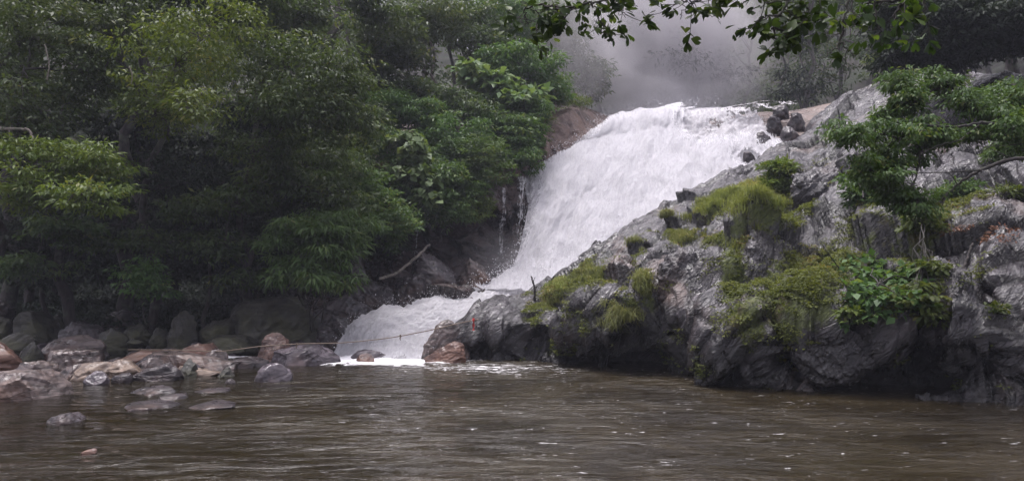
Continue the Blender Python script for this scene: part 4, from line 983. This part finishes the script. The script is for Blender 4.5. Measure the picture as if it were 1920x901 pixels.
for Dd, x0, x1, stp, gl, lab in ((44, 3, 34, 3.4, 'misty trees behind the lip of the waterfall', 'mist-veiled tree behind the lip of the waterfall'),
                            (54, 0, 44, 3.8, 'trees deep in the mist above the waterfall', 'tree almost lost in the mist above the waterfall')):
    x = x0
    while x < x1:
        xx = x + rng.normal() * .7; yy = Dd + rng.normal() * 1.3
        put_tree(int(rng.integers(0, 4)), (xx, yy, float(H(xx, yy))), rng.uniform(.95, 1.35), rng.uniform(0, 6.28), lab, gl); x += stp * rng.uniform(.8, 1.2)
# far wooded slope that reads as one mass
S = []; r = np.random.default_rng(9)
fx = r.uniform(-75, 95, 900); fy = r.uniform(60, 108, 900); hz = H(fx, fy)
S = np.stack([fx, fy, hz + r.uniform(1, 9, 900)], -1); rr = np.stack([r.uniform(1.2, 2.6, 900), r.uniform(1.2, 2.6, 900), r.uniform(.9, 2.2, 900)], -1)
v, f, t = leaf_cloud(r, S, rr, 90, .55, tintc=r.random(900))
o = mesh_obj('distant_forest', v, f, M['leaf'], attrs={'tint': t}); tag(o, kind='stuff')
# ------------------------------------------------------------------ growth on the right slope
ROCKF = ROCK.reshape(-1, 3); RPX, RPY = pxr.ravel(), pyr.ravel(); RFRONT = (np.broadcast_to(front, (NR, NC)) > .5).ravel(); NRF = ROCKN.reshape(-1, 3)
def rock_at(px, py):
    """point of the rock slope that shows at photo pixel px, py (nearest front vertex)"""
    d = np.where(RFRONT, (RPX - px) ** 2 + (RPY - py) ** 2, 1e12)
    j = np.argpartition(d, 12)[:12]; j = j[np.argmin(ROCKF[j, 1] + d[j] * .05)]
    return ROCKF[j].copy(), NRF[j]

def blades(rng, pts, per, L, spread=.7, w=.012, tint=None):
    n = len(pts) * per; p = np.repeat(pts, per, 0) + rng.normal(size=(n, 3)) * np.array([.05, .05, .02])
    a = rng.uniform(0, 2 * np.pi, n); out = np.stack([np.cos(a), np.sin(a) - .25, 0 * a], -1) * (rng.random(n) * spread)[:, None]
    l = (L * rng.uniform(.5, 1.3, n))[:, None]; side = np.stack([-np.sin(a), np.cos(a), 0 * a], -1) * w
    m = p + (out * .45 + np.array([0, 0, .75])) * l * .55; e = p + (out * 1.25 + np.array([0, 0, .55])) * l
    e[:, 2] -= (out ** 2).sum(1) * l[:, 0] * .6
    v = np.stack([p - side, p + side, m + side * .8, m - side * .8, m - side * .8, m + side * .8, e + side * .12, e - side * .12], 1)
    t = (np.repeat(rng.random(len(pts)) if tint is None else tint, per) * .6 + rng.random(n) * .4)
    return v.reshape(-1, 3), np.arange(n * 8).reshape(-1, 4), np.repeat(t, 8)

rng = np.random.default_rng(42)
# creeping moss plants: one carpet over the mossy parts of the slope
wgt = np.where(RFRONT & (RPX > 980) & (RPX < 1960), np.clip(moss_at(RPX, RPY) + fbm(ROCKF * 1.6, 5, 77) * 1.2 - .22, 0, 1), 0)
wgt = wgt * np.where((RPX < 1470) & (RPY < 430), .35, 1)
idx = rng.choice(len(wgt), 17000, p=wgt / wgt.sum())
v, f, t = leaf_cloud(rng, ROCKF[idx] + NRF[idx] * .02, np.tile([[.07, .07, .02]], (len(idx), 1)), 8, .046, .6, .25, tintc=np.clip(.5 + fbm(ROCKF[idx] * .9, 3, 70) * 1.6, 0, 1))
o = mesh_obj('moss_carpet', v, f, M['moss_leaf'], attrs={'tint': t}); tag(o, kind='stuff')
# long grass on the shoulder beside the waterfall
GE = [(1345, 352, 125, 36, 1), (1300, 372, 90, 20, 1), (1250, 386, 32, 18, 1), (1420, 385, 55, 36, .9), (1300, 400, 50, 18, .7), (1400, 430, 40, 25, .5), (1380, 480, 14, 30, .4), (1600, 470, 60, 14, .25), (1850, 150, 50, 12, .6)]
wg = np.where(RFRONT, np.clip(moss_at(RPX, RPY, GE) * 1.4 - .42 + .8 * fbm(ROCKF * 1.4, 4, 90), 0, 1), 0)
idx = rng.choice(len(wg), 1700, p=wg / wg.sum())
v, f, t = blades(rng, ROCKF[idx], 12, .33, .6, .007, tint=np.clip(.5 + fbm(ROCKF[idx] * .8, 3, 91) * 1.8, 0, 1))
o = mesh_obj('grass', v, f, M['grass'], attrs={'tint': t}); tag(o, kind='stuff')

tg = 'grass tufts on the right slope'
def tuft(label, px, py, rx, ry, L=.38, n=60, per=14, spread=.8, droop=0., mat='grass'):
    r = np.random.default_rng(int(px * 7 + py)); pts = []
    c, nn = rock_at(px, py)
    pts = [rock_at(px + r.normal() * rx * .45, py + r.normal() * ry * .45)[0] for _ in range(n)]
    pts = np.array(pts); ok = np.linalg.norm(pts - c, axis=1) < 2.5; pts = pts[ok]
    v, f, t = blades(r, pts - c, int(per * 1.8), L * .68, spread, .005)
    if droop: v[:, 2] -= droop * np.clip(-(v[:, 1]) + .1, 0, 1) * 1.2; v[:, 1] -= droop * .15
    o = mesh_obj('grass_tuft', v, f, M[mat], attrs={'tint': t}); o.location = [float(q) for q in c]
    return tag(o, label, 'grass tuft', tg)
tuft('yellowish tuft of grass hanging down over the dark overhang', 1172, 578, 34, 22, .42, 90, 16, .9, .25)
tuft('round tuft of grass nearest the dead twig', 1050, 532, 20, 16, .3, 50)
tuft('small low tuft below the round one by the dead twig', 1032, 566, 22, 12, .22, 40)
tuft('wide pale tuft in the cleft below the crest', 1105, 512, 34, 20, .36, 80)
tuft('upright green tuft in the cleft above the hanging one', 1205, 535, 16, 26, .34, 60)
tuft('isolated straw-coloured tuft under the long grass', 1278, 444, 28, 12, .34, 60)
tuft('tuft on the skyline of rock at the left end of the long grass', 1238, 388, 22, 12, .40, 60)
tuft('thin tuft on a ledge left of the central moss', 1190, 455, 18, 10, .25, 36)
tuft('low tuft at the top of the moss channel', 1395, 425, 30, 14, .32, 50)

pg = 'leafy plants on the right slope'
def plant(label, px, py, clumps, mat, name='shrub', **k):
    b, _ = rock_at(px, py)
    r = T(label, b, b + np.array([0, 0, .25]), clumps, mat, cat='shrub', name=name, trunk=False, group=pg, **k); return r
def PC(L_): return [(a_, b_, D_at(a_, b_, -e_ * .7), c_, d_, e_) for a_, b_, c_, d_, e_ in L_]
def D_at(px, py, dz=-.25): return float(rock_at(px, py)[0][1]) + dz
d = D_at(1462, 360, -.3)
plant('upright bushy plant at the right end of the long grass', 1462, 375, [(1460, 325, d, 26, 24, .35), (1450, 350, d, 30, 20, .35), (1478, 350, d, 18, 16, .3)], 'leaf_bright', seed=201, L=.15, per=34, spray=.22, tr=.05, droop=-.1, width=.28)
d = D_at(1640, 530, -.35)
plant('broad-leaved plant with big glossy leaves above the rounded boss', 1650, 560, PC([(1615, 505, 40, 26, .35), (1660, 530, 40, 28, .35), (1605, 550, 30, 26, .3), (1705, 520, 30, 26, .3), (1640, 575, 36, 22, .25), (1600, 600, 24, 18, .22), (1690, 560, 30, 22, .25)]), 'leaf_fresh', seed=202, L=.13, per=15, spray=.22, tr=.04, droop=.3, width=.62)
d = D_at(1735, 480, -.4)
plant('leafy vine column hanging down beside the leaning stick', 1735, 430, PC([(1728, 420, 26, 30, .3), (1735, 465, 26, 28, .28), (1738, 510, 26, 28, .28), (1722, 555, 28, 26, .25), (1740, 590, 20, 18, .2)]), 'leaf_bright', seed=203, L=.10, per=34, spray=.2, tr=.04, droop=.5, width=.55)
d = D_at(1870, 300, -.3)
plant('bright ferny plant at the right edge on the upper slope', 1880, 300, [(1880, 285, d, 34, 18, .3), (1905, 300, d, 24, 14, .3)], 'leaf_fresh', seed=204, L=.12, per=44, spray=.22, tr=.03, droop=.35, width=.25)
d = D_at(1800, 360, -.3)
plant('bright green fern clump below the thick bare branch', 1800, 372, [(1800, 358, d, 36, 16, .3)], 'leaf_fresh', seed=205, L=.11, per=50, spray=.2, tr=.03, droop=.35, width=.25)
d = D_at(1885, 365, -.2)
plant('yellow-green fern clump at the right edge under the bare branch', 1888, 370, [(1885, 362, d, 24, 10, .25)], 'leaf_bright', seed=206, L=.11, per=44, spray=.18, tr=.03, droop=.35, width=.22)
d = D_at(1590, 600, -.15)
plant('small seedlings at the lip of the rounded boss', 1592, 600, [(1590, 592, d, 20, 12, .18)], 'leaf_bright', seed=207, L=.08, per=24, spray=.14, tr=.02, droop=.1, width=.5)
d = D_at(1862, 585, -.15)
plant('little green sprig on the right edge rock', 1862, 590, [(1862, 582, d, 12, 10, .14)], 'leaf_bright', seed=208, L=.08, per=24, spray=.12, tr=.02, droop=.1, width=.5)
d = D_at(1615, 370, -.6)
plant('dark blue-green bush standing against the wet striated rock', 1620, 395, [(1612, 345, d, 28, 22, .35), (1622, 380, d, 30, 22, .35)], 'leaf_fresh', seed=209, L=.11, per=50, spray=.24, tr=.04, droop=.4, width=.45)
d = D_at(1560, 500, -.1)
plant('low red-stemmed herbs in the middle of the moss', 1560, 545, [(1545, 530, d - .3, 46, 16, .25)], 'moss_leaf', seed=210, L=.06, per=40, spray=.18, tr=.015, droop=.1, width=.5)

# trees on the right
rt = 'trees at the upper right'
b = P(2120, 470, 10.0)
_r = np.random.default_rng(64); _cl = []
while len(_cl) < 46:
    qx_, qy_ = _r.uniform(1575, 1935), _r.uniform(135, 400)
    top_ = np.interp(qx_, [1570, 1650, 1700, 1930], [240, 165, 145, 150]); bot_ = np.interp(qx_, [1570, 1620, 1680, 1720, 1760, 1800, 1930], [262, 315, 385, 400, 300, 265, 285])
    if not top_ < qy_ < bot_: continue
    _cl.append((qx_, qy_, 9.0 + (qy_ < 230) * .5 + _r.uniform(0, .9) + (qx_ - 1570) / 700, _r.uniform(16, 38), _r.uniform(10, 26), _r.uniform(.2, .4)))
T('small-leaved tree whose green boughs sweep in from the right edge', b, up(b, 2.3, -.6, .2), _cl, 'leaf_fresh', seed=301, group=rt, L=.062, per=40, spray=.17, tr=.11, droop=.8, width=.42, dens=.9, flatz=.6)
b = gp(1840, 25, 0); b = P(1900, 125, 21)
T('dense dark tree filling the upper right corner', b, up(b, 3.6, -.3, .3),
  [(1760, 60, 19.5, 80, 52, 1.4), (1850, 40, 19, 90, 60, 1.4), (1700, 95, 19.5, 50, 34, 1), (1905, 85, 19.5, 40, 30, 1), (1690, 20, 20, 60, 40, 1.2), (1800, 105, 19.2, 50, 22, .8)], 'leaf_dark', seed=302, group=rt, L=.15, spray=.42, tr=.15, dens=1.9, per=56)
b = P(1690, 170, 28)
T('tree with small shiny leaves at the left side of the dark corner', b, up(b, 4, -.1, 0),
  [(1668, 110, 22, 24, 30, .8), (1690, 60, 22, 36, 34, .9), (1665, 25, 22.5, 40, 30, .9), (1720, 120, 21.5, 36, 18, .6)], 'leaf', seed=303, group=rt, L=.13, spray=.4, tr=.12, per=50)
b = P(2010, 540, 9.2)
def bare_branch(label, pts, r0, r1, subs, name='branch', matn='bark_dark', group=None, seed=0):
    r = np.random.default_rng(seed); a = Acc(); W = np.array([P(*p) for p in pts]); t = np.linspace(0, len(W) - 1, 10 * len(W))
    c = cr(W, t) + r.normal(size=(len(t), 3)) * r0 * .22; v, f = tube(c, r0, r1, 8, .06, r); o0 = c[0].copy(); a.add(v - o0, f)
    for s_ in subs:
        w = np.array([P(*p) for p in s_[1:]]); t = np.linspace(0, len(w) - 1, 6 * len(w)); cc = cr(w, t) + r.normal(size=(len(t), 3)) * s_[0] * .4
        v, f = tube(cc, s_[0], s_[0] * .3, 5, .06, r); a.add(v - o0, f)
    o = mesh_obj(name, np.concatenate(a.v), np.concatenate(a.f), M[matn], smooth=True); o.location = [float(q) for q in o0]
    return tag(o, label, 'branch', group)
bg_ = 'bare branches and sticks on the right slope'
bare_branch('thick bare branch arching across the right slope below the leafy boughs', [(1980, 300, 9.0), (1900, 298, 9.0), (1840, 318, 9.1), (1795, 345, 9.3), (1765, 375, 9.5)], .028, .012,
            [(.010, (1840, 318, 9.1), (1780, 322, 9.0), (1720, 325, 9.0), (1690, 332, 9.0)), (.008, (1795, 345, 9.3), (1785, 330, 9.2), (1770, 318, 9.2)), (.008, (1780, 355, 9.4), (1765, 390, 9.4), (1762, 420, 9.4)), (.007, (1900, 298, 9.0), (1860, 280, 9), (1830, 262, 9))], group=bg_, seed=1)
bare_branch('dark horizontal branch entering at the right edge through the leaves', [(1990, 285, 9.8), (1930, 262, 9.8), (1880, 238, 9.8), (1840, 230, 9.7), (1790, 238, 9.7), (1700, 232, 9.6)], .034, .012,
            [(.012, (1840, 230, 9.7), (1800, 262, 9.6), (1760, 272, 9.6), (1725, 290, 9.5)), (.009, (1880, 238, 9.8), (1860, 270, 9.7), (1835, 290, 9.7)), (.008, (1990, 262, 9.5), (1900, 272, 9.5), (1840, 274, 9.5), (1800, 266, 9.4))], group=bg_, seed=2)
p, _ = rock_at(1770, 600)
bare_branch('long dark stick leaning against the rock beside the vine column', [(1768, 602, p[1] - .15), (1795, 530, p[1] + .15), (1808, 500, p[1] + .35), (1824, 455, p[1] + .55)], .030, .020, [(.012, (1772, 580, p[1] - .1), (1776, 560, p[1] - .1), (1776, 545, p[1] - .1))], name='stick', group=bg_, seed=3)
p, _ = rock_at(1575, 508)
bare_branch('thin black stick poking up out of the moss', [(1582, 512, p[1]), (1560, 485, p[1] - .1), (1540, 455, p[1] - .15)], .010, .006, [], name='stick', group=bg_, seed=4)
p, _ = rock_at(1002, 562)
bare_branch('small dead twig standing upright on the rock by the cascade', [(1002, 562, p[1]), (1003, 545, p[1]), (1000, 530, p[1]), (996, 518, p[1])], .030, .016, [(.014, (1003, 543, p[1]), (1006, 538, p[1]), (1010, 533, p[1])), (.012, (1000, 530, p[1]), (1001, 524, p[1]), (1004, 519, p[1]))], name='twig', group=bg_, seed=5)
bare_branch('pale dead limb slanting down to the flat-topped grey rock', [(712, 522, 21.4), (742, 513, 21.8), (768, 492, 22.2), (806, 458, 23.5)], .05, .035, [(.02, (768, 492, 22.2), (778, 484, 22.0), (792, 476, 22))], name='dead_limb', matn='bark_pale', seed=6)
bare_branch('pale crooked bough sticking out of the leaves at the left edge', [(-15, 240, 15.5), (18, 242, 15.5), (52, 243, 15.4), (64, 262, 15.3)], .045, .02, [(.016, (18, 242, 15.5), (17, 258, 15.4))], name='branch', matn='bark_pale', seed=7)
bare_branch('hanging vine stem in front of the upper left leaves', [(84, 84, 15), (92, 120, 15), (88, 150, 15)], .014, .01, [], name='vine', matn='bark_pale', seed=8)
bare_branch('bent hanging vine stem over the dark leaves right of the first', [(242, 125, 15), (248, 140, 15), (246, 158, 15)], .013, .008, [], name='vine', matn='bark_pale', seed=9)
bare_branch('bleached crooked branch in the creepers above the pale vine', [(858, 222, 27), (866, 232, 27), (872, 246, 27)], .05, .03, [], name='branch', matn='bark_pale', seed=10)

# overhanging leafy branch close to the camera
def near_bough(label, stems, nleaf, seed, L=.086, Dm=5.2):
    r = np.random.default_rng(seed); root = empty('leafy_bough', P(*stems[0][1]), label, 'bough', 'leafy boughs hanging into the top of the view'); o0 = P(*stems[0][1]); tk, lv = Acc(), Acc()
    for st in stems:
        w = np.array([P(*p) for p in st[1:]]); t = np.linspace(0, len(w) - 1, 7 * len(w)); c = cr(w, t) + r.normal(size=(len(t), 3)) * .008
        v, f = tube(c, st[0], st[0] * .35, 6, .08, r); tk.add(v - o0, f)
        k = int(nleaf * np.linalg.norm(np.diff(w, axis=0), axis=1).sum())
        for _ in range(k):
            if st[0] < .004: break
            j = r.integers(int(len(c) * .15), len(c)); a = c[j]; dv = unit(r.normal(size=3)); dv[2] = dv[2] * .6 - .25; e = a + unit(dv) * r.uniform(.05, .22)
            v, f = tube(limb(r, a, e, 4, -.05), .0035, .0018, 4); tk.add(v - o0, f)
            m = r.integers(3, 7); ps = e + r.normal(size=(m, 3)) * .018; ax = unit(r.normal(size=(m, 3)) * .7 + unit(dv) * .5 - np.array([0, 0, .25])); upv = r.normal(size=(m, 3)) * .5 + np.array([0, -.3, 1]); sd = unit(np.cross(ax, upv)); nn = np.cross(sd, ax); l = (L * r.uniform(.6, 1.2, m))[:, None]
            # obovate leaf: eight-sided outline, slightly cupped
            prof = [(0, 0), (.3, .20), (.6, .36), (.85, .33), (1, .12), (1, -.12), (.85, -.33), (.6, -.36), (.3, -.20)]
            V = np.stack([ps + ax * l * a_ + sd * l * b_ + nn * l * (abs(b_) * .35 - a_ * a_ * .1) for a_, b_ in prof], 1)
            mid = [ps + ax * l * q_ - nn * l * q_ * q_ * .1 for q_ in (.33, .7)]
            V = np.concatenate([V, np.stack(mid, 1)], 1)   # 11 verts
            F_ = np.array([[0, 1, 9, 8], [1, 2, 10, 9], [2, 3, 4, 10], [10, 4, 5, 10], [10, 5, 6, 7], [9, 10, 7, 8]])
            F_ = F_[[0, 1, 2, 4, 5]]
            ff = (F_[None] + (np.arange(m) * 11)[:, None, None]).reshape(-1, 4)
            lv.add((V - o0).reshape(-1, 3), ff, np.repeat(r.random(m), 11))
    tk.obj('twigs', M['bark_dark'], root, True); lv.obj('foliage', M['leaf_near'], root)
    return root
near_bough('leafy bough with round leaves hanging over the misty trees, left of the others',
  [(.012, (1235, -60, 5.2), (1170, -10, 5.2), (1110, 5, 5.3), (1050, 14, 5.3), (1000, 22, 5.3)), (.008, (1110, 5, 5.3), (1120, 30, 5.3), (1132, 50, 5.3), (1125, 62, 5.3)), (.007, (1050, 14, 5.3), (1010, 40, 5.3), (1005, 60, 5.2)),
   (.007, (1170, -10, 5.2), (1150, 12, 5.2), (1170, 24, 5.2)), (.006, (1085, 10, 5.3), (1060, 30, 5.3), (1058, 48, 5.3)), (.006, (1170, -10, 5.2), (1185, 2, 5.2), (1190, 12, 5.2)), (.009, (1050, 14, 5.3), (1000, 10, 5.3), (985, 25, 5.3), (988, 45, 5.3)), (.0035, (1130, 0, 5.2), (1155, 20, 5.2), (1172, 32, 5.2))], 24, 1)
near_bough('leafy bough hanging over the mist above the middle of the waterfall',
  [(.012, (1420, -60, 5.0), (1360, -15, 5.0), (1310, 0, 5.0), (1275, 4, 5.0)), (.007, (1310, 0, 5.0), (1290, 12, 5.0), (1275, 30, 5.0)), (.008, (1400, -30, 5.0), (1400, 0, 5.0), (1380, 8, 5.0)), (.0035, (1360, -15, 5.0), (1350, 20, 5), (1345, 30, 5), (1350, 44, 5)), (.0035, (1345, 30, 5), (1330, 28, 5), (1320, 22, 5))], 24, 2)
near_bough('thickest leafy bough, its tip leaves dangling above the rock crest',
  [(.014, (1560, -70, 4.8), (1500, -20, 4.8), (1465, 25, 4.8), (1450, 55, 4.8), (1462, 85, 4.8)), (.008, (1465, 25, 4.8), (1430, 35, 4.8), (1415, 48, 4.8)), (.008, (1500, 0, 4.8), (1520, 25, 4.8), (1500, 45, 4.8)), (.008, (1530, -20, 4.8), (1545, 20, 4.8), (1535, 45, 4.8)),
   (.008, (1480, 0, 4.8), (1440, 4, 4.8), (1425, 15, 4.8)), (.007, (1450, 55, 4.8), (1490, 60, 4.8), (1510, 62, 4.8))], 26, 3)
near_bough('tangled twigs with few leaves dangling in front of the shiny-leaved tree',
  [(.012, (1600, -70, 4.6), (1590, 0, 4.6), (1580, 50, 4.6), (1578, 80, 4.6), (1555, 100, 4.6)), (.0055, (1578, 80, 4.6), (1590, 95, 4.6), (1605, 103, 4.6)), (.0038, (1555, 100, 4.6), (1530, 122, 4.6), (1510, 115, 4.6)), (.0038, (1585, 95, 4.6), (1582, 130, 4.6), (1588, 158, 4.6)),
   (.0038, (1598, 0, 4.6), (1600, 40, 4.6), (1588, 80, 4.6)), (.0038, (1575, 62, 4.6), (1555, 68, 4.6), (1548, 58, 4.6)), (.008, (1640, -60, 4.7), (1640, 20, 4.7), (1650, 60, 4.7), (1655, 85, 4.7))], 5, 4)
near_bough('dark leafy bough crossing the top right corner',
  [(.014, (1800, -80, 4.8), (1740, -20, 4.8), (1690, 10, 4.8), (1670, 40, 4.8)), (.01, (1740, -20, 4.8), (1730, 30, 4.8), (1760, 55, 4.8)), (.01, (1690, 0, 4.8), (1640, 5, 4.8), (1615, 12, 4.8))], 22, 5)

# dead leaves under the corner tree
idx = np.where(RFRONT & (RPX > 1820) & (RPX < 1960) & (RPY > 118) & (RPY < 150))[0]
if len(idx):
    idx = rng.choice(idx, 350); v, f, t = leaf_cloud(rng, ROCKF[idx] + [0, 0, .03], np.tile([[.15, .15, .05]], (len(idx), 1)), 5, .13, .5, .2)
    o = mesh_obj('leaf_litter', v, f, M['leaf_dead'], attrs={'tint': t}); tag(o, kind='stuff')
# fallen red-brown twigs on the ledge at the right
p, _ = rock_at(1850, 440)
idx = np.where(RFRONT & (RPX > 1770) & (RPX < 1910) & (RPY > 425) & (RPY < 455))[0]
idx = rng.choice(idx, 160); v, f, t = leaf_cloud(rng, ROCKF[idx], np.tile([[.1, .1, .04]], (len(idx), 1)), 5, .07, .35, .2)
o = mesh_obj('leaf_litter', v, f, M['leaf_dead'], attrs={'tint': t}); tag(o, kind='stuff')

# rope across the foot of the cascade
root = empty('rope', P(240, 655, 14.8), 'thin brown rope slung low across the cascade from the left rocks to the rock slope', 'rope')
w = np.array([P(*p) for p in [(235, 654, 14.8), (340, 655, 14.7), (410, 657, 14.7), (482, 648, 14.9), (560, 643, 14.9), (640, 641, 15.3), (725, 632, 15.6), (800, 618, 15.8), (850, 606, 16.0), (893, 597, 16.1)]])
t = np.linspace(0, len(w) - 1, 150); c = cr(w, t); v, f = tube(c, .011, .011, 6); o0 = w[0]
mesh_obj('cord', v - o0, f, M['rope'], root, True)
for q in (64, 104):
    v, f = tube(c[q] + np.array([[0, 0, .03], [.01, 0, -.01], [-.005, 0, -.05], [.006, 0, -.09]]), .022, .010, 6); mesh_obj('knot', v - o0, f, M['rope'], root, True)
a = P(888, 596, 15.95); nz = 9
g = np.array([[a + np.array([s_ * (.020 + .012 * math.sin(i * 1.7)), -.03 * math.sin(i * .9 + s_), -.30 * i / nz]) for s_ in np.linspace(-1, 1, 5)] for i in range(nz)])
o = mesh_obj('cloth_strip', g - a, grid_faces(nz, 5), M['red_cloth'], smooth=True); o.location = [float(q) for q in a]; tag(o, 'narrow strip of red cloth hanging from the rope end on the grey rock', 'cloth')
# ------------------------------------------------------------------ haze and mist
def box(name, lo, hi, mat):
    v = [(x, y, z) for x in (lo[0], hi[0]) for y in (lo[1], hi[1]) for z in (lo[2], hi[2])]
    f = [(0, 1, 3, 2), (4, 6, 7, 5), (0, 4, 5, 1), (2, 3, 7, 6), (0, 2, 6, 4), (1, 5, 7, 3)]
    return mesh_obj(name, v, f, mat)
def vol_mat(name, dens, colr, hetero=None):
    s = NT(name); pv = s.n('ShaderNodeVolumePrincipled'); pv.inputs['Color'].default_value = (*colr, 1)
    pv.inputs['Anisotropy'].default_value = .0; pv.inputs['Density'].default_value = dens
    if hetero:
        p = s.obj(); r = s.n('ShaderNodeVectorMath', operation='LENGTH'); s.set(r.inputs[0], p)
        nz = s.noise(p, hetero, 5, .6)
        d = s.math('MULTIPLY', s.ramp(r.outputs['Value'], 1.0, .15), s.ramp(nz, .36, .66, .25, 1.))
        s.set(pv.inputs['Density'], s.math('MULTIPLY', d, dens))
    s.t.links.new(pv.outputs[0], s.out.inputs['Volume']); return s.m
o = box('haze', (-112, -62, -4.0), (122, 118, 74), vol_mat('thin_haze', HAZE if 'HAZE' in globals() else .0009, (.82, .84, 1.0))); tag(o, kind='stuff')
def puff(name, c, r, dens, nsc):
    v, f = ico(3); o = mesh_obj(name, v, f, vol_mat(name + '_air', dens, (1, .97, 1), nsc)); o.location = [float(q) for q in c]; o.scale = r; return tag(o, kind='stuff')
puff('mist', P(1225, 100, 41), (7.6, 4.2, 8.2), 1.3, 3.4)
puff('mist', P(1300, 10, 40), (5.5, 3.0, 4.6), .5, 3.0)
puff('mist', P(1085, 70, 34.5), (3.2, 2.2, 5.0), .30, 2.6)
puff('spray_mist', P(945, 500, 24.0), (2.4, 1.0, 1.6), .22, 1.6)
